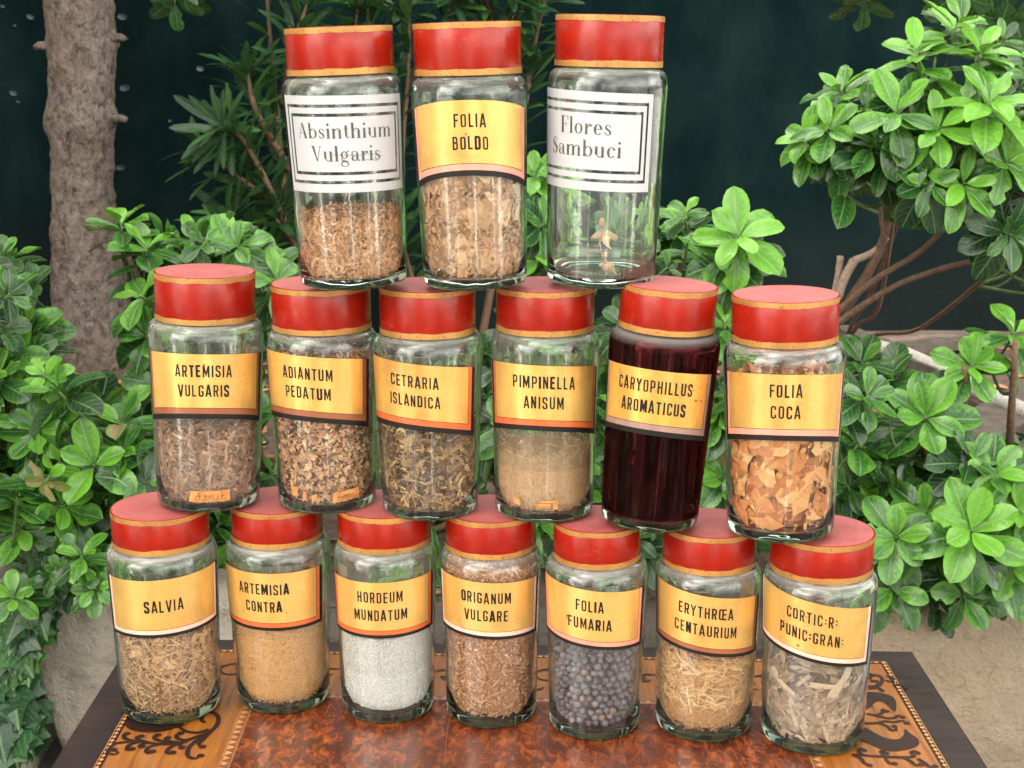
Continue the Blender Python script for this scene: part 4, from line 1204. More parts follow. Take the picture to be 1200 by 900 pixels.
# small orange paper tags near the foot of three jars
def tag_on(J, ucen, z, w, h, lines, tilt=0.0):
    mb = MB(); vs_, fs = [], []
    n = 10
    rg = random.Random(int(ucen * 1e5) + 7)
    for j in range(4):
        for i in range(n + 1):
            u = ucen + (i / n - .5) * w; v = z + (j / 3 - .5) * h + tilt * (u - ucen)
            if i in (0, n): u += rg.uniform(-.0008, .0008)
            a = u / J.Rb; r = J.R(v) + .0004
            vs_.append((r*sin(a), -r*cos(a), v))
    for j in range(3):
        for i in range(n): q = j*(n+1)+i; fs.append((q, q+1, q+n+2, q+n+1))
    mb.add(vs_, fs)
    tg = mb.build("paper_tag", M_TAG, J.root)
    if lines:
        mb = MB()
        sh = Sheet2D()
        for (pts, w_) in lines: sh.ribbon(pts, w_)
        for e, (vv, ff) in enumerate(sh.items):
            q = []
            for p in vv:
                u, v = ucen + p.x, z + p.y + tilt * p.x
                a = u / J.Rb; r = J.R(v) + .0006 + e * 1e-6
                q.append((r*sin(a), -r*cos(a), v))
            mb.add(q, ff)
        mb.build("handwriting", M_INK, tg)
def script(word, x0, h, adv):
    G = {'A': [[(0,0),(.45,1),(.6,0)],[(.15,.4),(.55,.4)]], 'r': [[(0,0),(.1,.55)],[(.08,.35),(.3,.55),(.45,.5)]], 'm': [[(0,0),(.05,.5),(.2,.55),(.25,0)],[(.25,.4),(.4,.55),(.5,0)]],
         'o': [[(.2,.55),(.05,.3),(.2,0),(.4,.25),(.2,.55)]], 'i': [[(.1,.55),(.15,0),(.3,.1)]], 's': [[(.4,.5),(.2,.55),(.15,.35),(.35,.2),(.2,0),(0,.08)]], 'e': [[(.05,.28),(.4,.35),(.25,.55),(.05,.3),(.2,0),(.45,.12)]],
         'u': [[(0,.5),(.1,.05),(.3,.05),(.4,.5),(.45,0)]], 'l': [[(.0,0),(.2,1),(.1,.05),(.3,.1)]]}
    out = []; x = x0
    for ch in word:
        for st in G[ch]: out.append(([(x + p[0]*h + .25*p[1]*h, p[1]*h - h*.35) for p in st], .00042))
        x += adv * h
    return out
J = JARS['M1']
tag_on(J, .0005, .0175, .037, .0105, script("Armoise", -.0135, .0060, .63) + [([(-.014,-.0034),(.015,-.0034)], .0004)])
J = JARS['M2']
tag_on(J, .018, .0185, .026, .0095, script("oumeui", -.0095, .0055, .55) + [([(-.010,-.0032),(.011,-.0030)], .0005)], .10)
tag_on(J, -.032, .0225, .007, .0085, None); tag_on(J, -.0215, .019, .0035, .008, None); tag_on(J, -.012, .018, .005, .005, None, .2)
J = JARS['M4']
tag_on(J, -.026, .0205, .0075, .0060, None, -.15); tag_on(J, .000, .0180, .013, .0040, [([(-.006,-.0008),(.005,-.0006)], .0004)], .03); tag_on(J, .0105, .0192, .0045, .0085, None); tag_on(J, .003, .0220, .012, .0022, None)

# ------------------------------------------------------------------ what the jars hold
def place_in(o, J):
    o.location, o.rotation_euler = J.loc, J.eul
    return o
def inner(J, z):
    return J.R(z) - J.wall - .0011 - max(0, z - (J.Hs - .015)) ** 2 * 60
def core(mb, J, h, inset=.0012, bumpy=.0015, a=.2, top_slope=0.0, seed=0):
    """heap body: a closed bumpy cylinder just inside the glass"""
    n, m = 64, max(6, int(h / .004)); vs_, fs = [], []
    zf = J.floor + .0022
    for j in range(m + 1):
        for k in range(n):
            t = 2*pi*k/n; z = zf + (h - zf) * j / m
            r = inner(J, z) - inset - (max(0, .006 - (z - zf)) * .5)
            r -= bumpy * (.5 + .5 * noise.noise(Vector((cos(t)*9, sin(t)*9, z*190 + seed))))
            zz = z + (j / m) * (top_slope * cos(t) + bumpy * 1.2 * noise.noise(Vector((cos(t)*4, sin(t)*4, seed))))
            vs_.append((r*cos(t), r*sin(t), zz))
    for j in range(m):
        for k in range(n):
            k2 = (k+1) % n; fs.append((j*n+k, j*n+k2, (j+1)*n+k2, (j+1)*n+k))
    # top: rings towards a bumpy middle
    base = m*n; R0 = 6
    for q in range(1, R0 + 1):
        for k in range(n):
            t = 2*pi*k/n; x, y = vs_[m*n+k][0] * (1 - q/R0*.98), vs_[m*n+k][1] * (1 - q/R0*.98)
            vs_.append((x, y, h + top_slope * cos(t) * (1 - q/R0) + bumpy * 2.5 * noise.noise(Vector((x*90, y*90, seed))) + .004 * (q/R0)))
    for q in range(R0):
        for k in range(n):
            k2 = (k+1) % n
            A = base + q*n if q == 0 else (m+1)*n + (q-1)*n
            B2 = (m+1)*n + q*n
            fs.append((A + k, A + k2, B2 + k2, B2 + k))
    fs.append(tuple((m+1)*n + (R0-1)*n + k for k in range(n)))
    fs.append(tuple(range(n-1, -1, -1)))
    mb.add(vs_, fs, a=a)
def clampr(J, p):
    r = hypot(p.x, p.y); m = inner(J, p.z)
    if r > m: p.x *= m / r; p.y *= m / r
    return p
def flake_shape(kind, s, rg):
    """local shape in x (long), y (wide), z (thin)"""
    if kind == 'flake':
        L, W = s * rg.uniform(.5, 1.1), s * rg.uniform(.25, .6); b = s * rg.uniform(-.25, .25)
        v = [(-L*.5, rg.uniform(-.1,.1)*s, b), (-L*.2, W*.5, 0), (L*.25, W*.45*rg.uniform(.5,1), 0), (L*.5, rg.uniform(-.2,.2)*s, b), (L*.2, -W*.5, .02*s), (-L*.25, -W*.45*rg.uniform(.5,1), 0)]
        return v, [(0,1,5), (1,2,4,5), (2,3,4)]
    if kind == 'stick':
        L, W = s * rg.uniform(.6, 1.3), s * rg.uniform(.05, .11); b = s * rg.uniform(-.10, .10)
        v = []
        for (x, zz) in ((-L*.5, b), (0, 0), (L*.5, b*rg.uniform(.3, 1))):
            v += [(x, -W*.5, zz), (x, W*.5, zz), (x, W*.35, zz + W*.7), (x, -W*.35, zz + W*.7)]
        f = [(3,2,1,0), (8,9,10,11)]
        for i in range(2):
            for k in range(4): k2 = (k+1)%4; f.append((i*4+k, i*4+k2, (i+1)*4+k2, (i+1)*4+k))
        return v, f
    if kind == 'curl':
        L, W = s * rg.uniform(.7, 1.3), s * rg.uniform(.10, .22); k0 = rg.uniform(-2.2, 2.2); v = []
        n = 5
        for i in range(n + 1):
            t = i / n - .5
            x = L * t; y = s * .28 * sin(t * 5 + k0); z = s * .20 * cos(t * 4 + k0*2)
            w = W * (1 - abs(t) * 1.2)
            v += [(x, y - w, z), (x, y + w, z + w * rg.uniform(-.5, .5))]
        return v, [(2*i, 2*i+1, 2*i+3, 2*i+2) for i in range(n)]
    if kind == 'grain':
        a, b = s * .5, s * rg.uniform(.30, .42)
        return [(a,0,0),(-a,0,0),(0,b,0),(0,-b,0),(0,0,b),(0,0,-b)], [(0,2,4),(2,1,4),(1,3,4),(3,0,4),(2,0,5),(1,2,5),(3,1,5),(0,3,5)]
def scatter(mb, J, h, N, kind, s0, s1, seed, tone=(0, 1), tangential=.75, depth=.0035, front=.72, zlo=0.0, topfrac=.16, slope=0.0, align=None):
    rg = random.Random(seed); zf = J.floor + .003
    for _ in range(N):
        s = rg.uniform(s0, s1)
        if rg.random() < topfrac:
            t = rg.uniform(0, 2*pi); r = inner(J, h) * sqrt(rg.random()) * .96
            P = Vector((r*cos(t), r*sin(t), h + .002 + slope * cos(t) * r / J.Rt + rg.uniform(-.001, .003))); nrm = Vector((rg.uniform(-.5,.5), rg.uniform(-.5,.5), 1))
        else:
            t = -pi/2 + (rg.uniform(-1.75, 1.75) if rg.random() < front else rg.uniform(-pi, pi))
            z = zf + (h - zf) * (zlo + (1 - zlo) * rg.random())
            z += slope * cos(t) * (z - zf) / max(.001, h - zf)
            r = inner(J, z) - .0003 - depth * rg.random() ** 1.5
            P = Vector((r*cos(t), r*sin(t), z))
            nrm = Vector((cos(t), sin(t), 0)) * tangential + Vector((rg.uniform(-1,1), rg.uniform(-1,1), rg.uniform(-1,1))) * (1 - tangential)
        nrm.normalize()
        d = Vector((rg.uniform(-1,1), rg.uniform(-1,1), rg.uniform(-1,1) * (align if align is not None else 1)))
        x = (d - nrm * d.dot(nrm)).normalized(); y = nrm.cross(x)
        v, f = flake_shape(kind, s, rg)
        q = [P + x * a[0] + y * a[1] + nrm * a[2] for a in v]
        q = [clampr(J, p) for p in q]
        for p in q: p.z = max(p.z, zf - .0015)
        mb.add(q, f, a=min(1, max(0, rg.triangular(tone[0], tone[1]))))
def stuff(mb, J, name, mat, label, cat="dried herb", smooth=False):
    o = mb.build(name, mat, smooth=smooth, kind="stuff", label=label, category=cat)
    return place_in(o, J)

J = JARS['T1']; h = J.zfront(262); mb = MB(); core(mb, J, h, .003, .003, .18, seed=1)
scatter(mb, J, h, 3200, 'curl', .006, .013, 101, (.1, 1), .55, .005, topfrac=.2); scatter(mb, J, h, 900, 'stick', .006, .012, 102, (.3, 1), .6, .004)
stuff(mb, J, "shredded_herb", M_HERB_W, "brown shredded herb in the Absinthium Vulgaris jar")
J = JARS['M1']; h = J.zfront(513); mb = MB(); core(mb, J, h, .004, .004, .12, seed=2)
scatter(mb, J, h, 1500, 'curl', .009, .020, 103, (.05, .95), .5, .006, topfrac=.2); scatter(mb, J, h, 900, 'flake', .004, .010, 104, (.0, 1), .6, .005)
stuff(mb, J, "curled_herb", M_BROWNHERB, "brown curled herb in the ARTEMISIA VULGARIS jar")
J = JARS['M2']; h = J.zfront(428); mb = MB(); core(mb, J, h, .003, .004, .05, seed=3)
scatter(mb, J, h, 3400, 'flake', .004, .010, 105, (.1, 1), .6, .005, topfrac=.08); scatter(mb, J, h, 500, 'curl', .006, .014, 106, (0, .5), .7, .003)
stuff(mb, J, "fern_flakes", M_FERN, "pale crumbled fern flakes in the ADIANTUM PEDATUM jar")
J = JARS['M3']; h = J.zfront(508); mb = MB(); core(mb, J, h, .006, .005, .0, seed=4)
scatter(mb, J, h, 1500, 'curl', .010, .022, 107, (0, 1), .45, .009, topfrac=.15, align=.5); scatter(mb, J, h, 400, 'stick', .010, .022, 108, (.2, 1), .7, .005, align=.5)
stuff(mb, J, "tangled_lichen", M_LICHEN, "dark tangled lichen in the CETRARIA ISLANDICA jar")
J = JARS['M4']; h = J.zfront(540); mb = MB(); core(mb, J, h, .0006, .0008, .55, seed=5)
scatter(mb, J, h, 2600, 'grain', .0012, .0026, 109, (.2, .9), .9, .0012, topfrac=.12)
scatter(mb, J, h + .004, 420, 'stick', .006, .013, 110, (.4, 1), .8, .002, zlo=.72, topfrac=.25, align=.4)
stuff(mb, J, "anise_powder", M_ANISE, "fine tan powder and bits in the PIMPINELLA ANISUM jar")
J = JARS['M5']; mb = MB(); core(mb, J, J.Hs - .007, .0004, .0003, .5, seed=6)
stuff(mb, J, "clove_filling", M_CLOVE, "dark purple brown filling of the leaning CARYOPHILLUS AROMATICUS jar", "spice", True)
J = JARS['B1']; h = J.zfront(752); mb = MB(); core(mb, J, h, .003, .003, .15, seed=7)
scatter(mb, J, h, 2300, 'stick', .006, .017, 111, (.15, 1), .7, .005, topfrac=.2); scatter(mb, J, h, 1300, 'flake', .003, .008, 112, (.1, .9), .6, .004)
scatter(mb, J, h, 60, 'flake', .012, .022, 113, (.5, 1), .8, .003, zlo=.6)
stuff(mb, J, "chopped_stems", M_HERB, "tan chopped stems and leaves in the SALVIA jar")
J = JARS['B2']; h = J.zfront(733); mb = MB(); core(mb, J, h, .0006, .0006, .5, seed=8)
scatter(mb, J, h, 6500, 'grain', .0014, .0025, 114, (0, 1), .9, .001, topfrac=.1)
stuff(mb, J, "golden_grain", M_SEED, "fine golden brown grain in the ARTEMISIA CONTRA jar", "seeds")
J = JARS['B3']; h = J.zfront(752); mb = MB(); core(mb, J, h, .0010, .0016, .8, top_slope=.003, seed=9)
scatter(mb, J, h, 4200, 'grain', .0016, .0036, 115, (.05, 1), .9, .0016, topfrac=.12, zlo=.05)
scatter(mb, J, h, 900, 'grain', .002, .0042, 215, (.0, .9), .9, .0006, topfrac=.1, zlo=.5)
stuff(mb, J, "barley_meal", M_BARLEY, "white barley meal and grains in the HORDEUM MUNDATUM jar", "grain")
J = JARS['B4']; h = J.Hs - .012; mb = MB(); core(mb, J, h, .0016, .002, .3, seed=10)
scatter(mb, J, h, 5200, 'flake', .0025, .006, 116, (.05, 1), .7, .002, topfrac=.05); scatter(mb, J, h, 500, 'stick', .005, .012, 117, (.4, 1), .8, .002)
stuff(mb, J, "crumbled_herb", M_HERB_W, "reddish brown crumbled herb in the ORIGANUM VULGARE jar")
J = JARS['B6']; h = J.zfront(778); mb = MB(); core(mb, J, h, .002, .002, .3, seed=11)
scatter(mb, J, h, 850, 'stick', .010, .022, 118, (.3, 1), .75, .004, topfrac=.25, zlo=.35, align=.6)
scatter(mb, J, h, 2200, 'stick', .003, .008, 119, (.1, .9), .75, .003, topfrac=.02)
stuff(mb, J, "straw_bits", M_STRAW, "pale golden straw bits in the ERYTHRŒA CENTAURIUM jar")

# leaf and bark pieces, each its own object, copied from a few cut shapes
def leaf_piece(s, rg, bend):
    n = rg.choice((3, 4, 4, 5, 6)); ring = []
    for k in range(n):
        a = 2*pi*k/n + rg.uniform(-.3, .3); r = rg.uniform(.72, 1.05)
        ring.append(Vector((s * .62 * r * cos(a), s * .36 * r * sin(a), 0)))
    vs_ = [Vector((0, 0, 0))] + ring
    up = [Vector((p.x, p.y, bend * (p.x*p.x - p.y*p.y*1.5) / s + .0002)) for p in vs_]
    dn = [Vector((p.x, p.y, p.z - .0004)) for p in up]
    N = len(up); f = []
    for k in range(1, N):
        k2 = k % (N - 1) + 1
        f += [(0, k, k2), (N, N + k2, N + k), (k, N + k, N + k2, k2)]
    return up + dn, f
def bark_piece(s, rg, bend):
    """a rolled strip"""
    L, W = s, s * rg.uniform(.12, .24); n, m = 5, 5; curl = rg.uniform(1.2, 3.0); v = []; f = []
    for q in (0, 1):
        for i in range(n + 1):
            for j in range(m + 1):
                a = (j / m - .5) * curl; r = W / curl * 1.1 - q * .0005
                x = L * (i / n - .5); v.append(Vector((x, r * sin(a) * (1 + .2 * sin(i * 2.1)), r * (cos(a) - 1) + bend * .10 * x * x / s * 4)))
    S = (n+1)*(m+1)
    for i in range(n):
        for j in range(m):
            a = i*(m+1)+j; f += [(a, a+m+1, a+m+2, a+1), (S+a, S+a+1, S+a+m+2, S+a+m+1)]
    for i in range(n):
        for j in (0, m): a = i*(m+1)+j; f.append((a, a+m+1, S+a+m+1, S+a) if j else (a, S+a, S+a+m+1, a+m+1))
    for j in range(m):
        for i in (0, n): a = i*(m+1)+j; f.append((a, a+1, S+a+1, S+a) if i == 0 else (a, S+a, S+a+1, a+1))
    return v, f
def pieces(J, name, mat, shape, nvar, N, s0, s1, h, label, cat, group, seed, depth=.005, tang=.85, topn=.2, front=1.65, align=1.0, lo=.0):
    rg = random.Random(seed); zf = J.floor + .003; first = None
    for k in range(N):
        s = s0 + (s1 - s0) * rg.random() ** 1.1
        v, f = shape(s, rg, rg.uniform(-1.3, 1.3))
        if rg.random() < topn:
            t = rg.uniform(0, 2*pi); r = (inner(J, h) - s * .3) * sqrt(rg.random()); P = Vector((r*cos(t), r*sin(t), h + rg.uniform(-.003, .004)))
            nrm = Vector((rg.uniform(-.4,.4), rg.uniform(-.4,.4), 1)).normalized()
        else:
            t = -pi/2 + rg.uniform(-front, front); z = zf + s*.15 + (h - zf - s*.15) * (lo + (1 - lo) * rg.random())
            r = inner(J, z) - .0006
            P = Vector((r*cos(t), r*sin(t), z))
            nrm = (Vector((cos(t), sin(t), 0)) * tang + Vector((rg.uniform(-1,1), rg.uniform(-1,1), rg.uniform(-1,1))) * (1 - tang)).normalized()
        d = Vector((rg.uniform(-1,1), rg.uniform(-1,1), rg.uniform(-1,1) * align)); x = (d - nrm * d.dot(nrm)).normalized(); y = nrm.cross(x)
        dep = depth * rg.random() ** 1.3 + .0003; q = []; half = len(v) // 2
        for i, p_ in enumerate(v):
            w = P + x * p_[0] + y * p_[1] + nrm * p_[2]
            m = inner(J, w.z) - dep - (.0004 if i >= half else 0); rr = hypot(w.x, w.y)
            if rr > m: w.x *= m / rr; w.y *= m / rr
            w.z = max(w.z, zf - .0012 + dep * .2)
            q.append(w - P)
        mb = MB(); mb.add(q, f, a=rg.random() * .85 + .15 * rg.random())
        me = mb.mesh(name, mat, shape is bark_piece)
        if first is None:
            o = bpy.data.objects.new(name, me); o["label"] = label; o["category"] = cat; o["group"] = group; first = o
        else:
            o = first.copy(); o.data = me
        o.matrix_world = J.M @ Matrix.Translation(P)
        COL.objects.link(o)
def heap(J, h, name, mat, label, a, inset, bumpy, seed, n=700, s=(.004, .009), cat="dried herb"):
    mb = MB(); core(mb, J, h, inset, bumpy, a, seed=seed)
    scatter(mb, J, h - .002, n, 'flake', s[0], s[1], seed + 50, (a, .8), .7, .004, topfrac=.1)
    stuff(mb, J, name, mat, label, cat)
J = JARS['M6']; h = J.zfront(453)
heap(J, h - .006, "coca_heap", M_COCA, "mass of crushed orange brown leaves in the middle of the FOLIA COCA jar", .12, .006, .003, 21)
pieces(J, "coca_leaf_piece", M_COCA, leaf_piece, 16, 290, .015, .034, h, "broken orange brown leaf piece inside the FOLIA COCA jar", "leaf piece", "leaf pieces in the coca jar", 31, .0075, .88, .12)
J = JARS['T2']; h = J.zfront(200)
heap(J, h - .006, "boldo_heap", M_BOLDO, "mass of crushed tan leaves in the middle of the FOLIA BOLDO jar", .12, .005, .003, 22, 1800, (.003, .008))
pieces(J, "boldo_leaf_piece", M_BOLDO, leaf_piece, 16, 298, .011, .034, h, "broken tan leaf piece inside the FOLIA BOLDO jar", "leaf piece", "leaf pieces in the boldo jar", 32, .0085, .76, .12)
J = JARS['B7']; h = J.zfront(800)
heap(J, h - .012, "bark_heap", M_BARK, "mass of grey bark crumbs in the middle of the CORTIC:R: PUNIC:GRAN: jar", .1, .010, .003, 23, 500, (.005, .012), "bark")
pieces(J, "bark_strip", M_BARK, bark_piece, 12, 190, .016, .046, h, "curled greyish bark strip inside the CORTIC:R: PUNIC:GRAN: jar", "bark strip", "bark strips in the last jar", 33, .009, .8, .2)

# berries
J = JARS['B5']; h = J.zfront(772); rg = random.Random(41)
rb = .0037
mb = MB(); core(mb, J, h - .006, .0095, .001, .1, seed=12)
protos = []
for k in range(8):
    m2 = MB(); m2.lathe([(0, -rb)] + [(rb * sin(pi*i/9), -rb * cos(pi*i/9) * .95) for i in range(1, 9)] + [(rb*.16, rb*.90), (0, rb*.82)], 16, a=[.2, .35, .45, .55, .65, .75, .85, .98][k])
    protos.append(m2.mesh("berry", M_BERRY, True))
cand = []
z = J.floor + .0028 + rb; row = 0
while z < h:
    R0 = inner(J, z) - rb - .0003; n = int(2*pi*R0 / (2.02*rb))
    for k in range(n):
        t = 2*pi*(k + .5*(row % 2)) / n + rg.uniform(-.5, .5) / n * 2
        rr = R0 - rg.uniform(0, .0020)
        cand.append(Vector((rr*cos(t), rr*sin(t), max(J.floor + .0026 + rb, z + rg.uniform(-.0016, .0016)))))
    if z > h - rb * 2.4:
        q = R0 - 1.9*rb
        while q > rb:
            n2 = max(1, int(2*pi*q / (2.05*rb)))
            for k in range(n2):
                t = 2*pi*k/n2 + q*100
                cand.append(Vector((q*cos(t), q*sin(t), z + rg.uniform(-.001, .002))))
            q -= 1.9*rb
    z += rb * 1.76; row += 1
cand.sort(key=lambda p: p.y)
first = None
for i, p in enumerate(cand):
    me = protos[min(7, int(rg.triangular(0, 8, 3)))]
    if i < 298:
        if first is None:
            o = bpy.data.objects.new("berry", me); first = o
            o["label"] = "round dusty dark grey berry inside the FOLIA FUMARIA jar"; o["category"] = "berry"; o["group"] = "berries in the fumaria jar"
        else:
            o = first.copy(); o.data = me
        o.matrix_world = J.M @ Matrix.Translation(p) @ Matrix.Rotation(rg.uniform(0, 6), 4, 'Z') @ Matrix.Rotation(rg.uniform(0, 3), 4, 'X') @ Matrix.Diagonal((q_ := rg.uniform(.86, 1.03), q_ * rg.uniform(.93, 1), q_, 1))
        COL.objects.link(o)
    else:
        for poly in [me]:
            mb.add([tuple(Vector(v.co) + p) for v in poly.vertices], [tuple(f.vertices) for f in poly.polygons], a=.4)
stuff(mb, J, "berry_mass", M_BERRY, "remaining dark grey berries deeper in the FOLIA FUMARIA jar", "berries", True)

# dried blossom left in the almost empty jar, and a second one for its reflection
def dried_flower(J, u, z, s, n, label, seed):
    rg = random.Random(seed); J2 = J
    a = u / J.Rt; r = inner(J, z) - .006
    root = empty("dried_flower", tuple(J.M @ Vector((r*sin(a), -r*cos(a), z))), J.eul, label=label, category="dried flower", group="dried flowers in the empty jar")
    mb = MB(); zl = -(z - J.floor - .001); mb.tube([(0, 0, s*.6), (.0006, 0, s*.2), (-.001, .0012, -s*.3), (.0018, .002, zl*.6), (.001, .001, zl)], [.0009, .0007, .0007, .0006, .0005], 6); mb.build("stem", M_PALETWIG, root)
    mb = MB(); mb.lathe([(0, s*.55), (.0016, s*.62), (.0028, s*.85), (.0020, s*1.10), (0, s*1.16)], 12, a=.3); mb.build("bud", M_PETAL, root)
    for k in range(n):
        t = (k + .5) / n * 2 - 1 + rg.uniform(-.15, .15)
        d = Vector((sin(t * 1.1 + .15), rg.uniform(-.35, .5), -cos(t * 1.1) * rg.uniform(.6, 1.3))).normalized(); L = s * rg.uniform(.75, 1.3); w = L * rg.uniform(.16, .26)
        side = Vector((d.z, 0, -d.x)); vs_ = []
        for i in range(6):
            q = i / 5
            c_ = d * L * q + Vector((0, -.0014 * sin(q*3), s*.35))
            ww = w * sin(pi * min(1, q*.85 + .12)) * (1 + .25 * sin(q * 9 + k * 2)); c_ = c_ + Vector((.0009 * sin(q * 7 + k * 3), .0015 * sin(q * 8 + k), 0))
            vs_ += [c_ - side * ww + Vector((0, .0008, 0)), c_ - Vector((0, .0006, 0)), c_ + side * ww + Vector((0, .0008, 0))]
        mb = MB(); mb.add(vs_, [f for i in range(5) for f in ((3*i, 3*i+1, 3*i+4, 3*i+3), (3*i+1, 3*i+2, 3*i+5, 3*i+4))], a=rg.random())
        mb.build("petal", M_PETAL, root)
J = JARS['T3']
dried_flower(J, -.001, J.zfront(282), .0155, 4, "upper pale dried flower with drooping petals inside the Flores Sambuci jar", 1)
dried_flower(J, .004, J.zfront(316), .0115, 3, "lower pale dried flower at the bottom of the Flores Sambuci jar", 2)  # flower shape standing in for the mirrored image of the upper one

# dust on the inside of some jars
def film(J, col, amount, z0, z1):
    mb = MB(); n = 56; vs_, fs = [], []
    for j in range(9):
        z = z0 + (z1 - z0) * j / 8; r = J.R(z) - J.wall - .00045
        for k in range(n): t = 2*pi*k/n; vs_.append((r*cos(t), r*sin(t), z))
    for j in range(8):
        for k in range(n): k2 = (k+1) % n; fs.append((j*n+k, j*n+k2, (j+1)*n+k2, (j+1)*n+k))
    mb.add(vs_, fs); mb.build("dust_film", mat_dustfilm("inside_dust", col, amount, z0, z1), J.root)
film(JARS['M4'], (.40, .32, .20), .55, .05, JARS['M4'].Hs - .014)
film(JARS['B3'], (.72, .68, .65), .25, .05, JARS['B3'].Hs - .014)
film(JARS['M1'], (.46, .37, .31), .40, .012, JARS['M1'].Hs - .014)
film(JARS['B7'], (.46, .40, .35), .55, .02, JARS['B7'].Hs - .014)
film(JARS['B5'], (.30, .28, .32), .30, .05, JARS['B5'].Hs - .014)
film(JARS['B2'], (.45, .40, .32), .22, .08, JARS['B2'].Hs - .014)

# ------------------------------------------------------------------ plants
def add_leaf(mb, P, d, up, L, W, rg, tone, droop=.25, fold=.18, wave=.06, obov=1.35, nu=2, nv=7, bite=0.0):
    """one blade: d = direction of the midrib, up = upper face"""
    d = d.normalized(); s = d.cross(up); s = s.normalized() if s.length > 1e-4 else Vector((1, 0, 0)); up = s.cross(d).normalized()
    vs_, uvs, fs = [], [], []
    ph = rg.uniform(0, 6.28); M = 2*nu + 1; tw = rg.uniform(-.35, .35)
    for j in range(nv + 1):
        v = 1 - (1 - j / nv) ** 1.35
        vm = .42 + .14 * obov
        prof = sqrt(max(0.0, 1 - ((v - vm) / (1 - vm)) ** 2)) if v > vm else (.06 + .94 * sin(pi / 2 * v / vm) ** 1.15)
        if j == nv: prof = .04
        ang = droop * v * 1.6
        c = P + d * (L * v * cos(ang * .5)) - up * (L * droop * v * v * .75)
        ss = (s * cos(tw * v) + up * sin(tw * v)); uu = s.cross(d)
        for i in range(M):
            u = (i - nu) / nu
            w = W * prof * u
            lift = fold * abs(w) * 1.6 - fold * .9 * w * w / W + wave * W * sin(v * 9 + ph + u * 1.5) * abs(u)
            q = c + ss * w + up * lift
            if bite and abs(u) > .9 and noise.noise(Vector((v * 6 + ph * 5, u * 2, ph))) > .5 - bite:
                q = c + ss * w * .55 + up * lift * .5
            vs_.append(q); uvs.append((u, v))
    for j in range(nv):
        for i in range(M - 1):
            a = j*M + i; fs.append((a, a+1, a+M+1, a+M))
    mb.add(vs_, fs, uvs, a=tone)
VIEW = Vector((0, 0, CAM_Z))
def rosette(fol, stm, P, axis, size, rg, tone, n=None, stem_to=None, young=.5, wr=(.255, .325), ob=(1.05, 1.5)):
    """whorled leaf cluster at a shoot tip, with leaf pairs further down the shoot"""
    axis = axis.normalized()
    ref = Vector((0.3, .2, 1)) if abs(axis.z) < .9 else Vector((1, 0, 0))
    e1 = axis.cross(ref).normalized(); e2 = axis.cross(e1)
    n = n or rg.randint(7, 11); ph = rg.uniform(0, 6)
    for k in range(n):
        t = ph + k * 2.399; lev = k / n                     # 0 outer .. 1 inner
        el = -.15 + 1.05 * lev + rg.uniform(-.18, .18)      # elevation towards the axis
        rad = e1 * cos(t) + e2 * sin(t)
        d = rad * cos(el) + axis * sin(el)
        L = size * (1.08 - .45 * lev) * rg.uniform(.85, 1.12)
        base = P + axis * (size * (-.22 + .28 * lev)) + rad * .004
        up = axis * cos(el) - rad * sin(el)
        tn = min(.9, max(0, tone + young * .75 * (lev - .42) + rg.uniform(-.14, .14)))
        if rg.random() < .003 or tone > .95: tn = .985
        add_leaf(fol, base, d, up + Vector((0, 0, .25)), L, L * rg.uniform(*wr), rg, tn, rg.uniform(-.05, .5), rg.uniform(.1, .55), rg.uniform(.03, .15), rg.uniform(*ob), bite=.3 if rg.random() < .3 else 0)
    # leaf pairs below
    back = (P - axis * size * .9) if stem_to is None else None
    for q in range(rg.randint(1, 3)):
        c = P - axis * size * (.42 + .42 * q); t = rg.uniform(0, 6)
        for sg in (0, pi):
            rad = e1 * cos(t + sg) + e2 * sin(t + sg); el = rg.uniform(-.35, .4)
            d = rad * cos(el) + axis * sin(el); L = size * rg.uniform(.9, 1.2)
            add_leaf(fol, c, d, axis * cos(el) - rad * sin(el) + Vector((0, 0, .5)), L, L * rg.uniform(*wr), rg, max(0, tone - .26 + rg.uniform(-.12, .12)), rg.uniform(.1, .5), rg.uniform(.1, .35), .05, 1.3)
    a, b = P + axis * size * .05, P - axis * size * 1.25
    stm.tube([a, P - axis * size * .4, b], [.0016, .0022, .0026], 6)
    return b
def inpoly(x, y, poly):
    c = False; j = len(poly) - 1
    for i in range(len(poly)):
        (xi, yi), (xj, yj) = poly[i], poly[j]
        if (yi > y) != (yj > y) and x < (xj - xi) * (y - yi) / (yj - yi) + xi: c = not c
        j = i
    return c
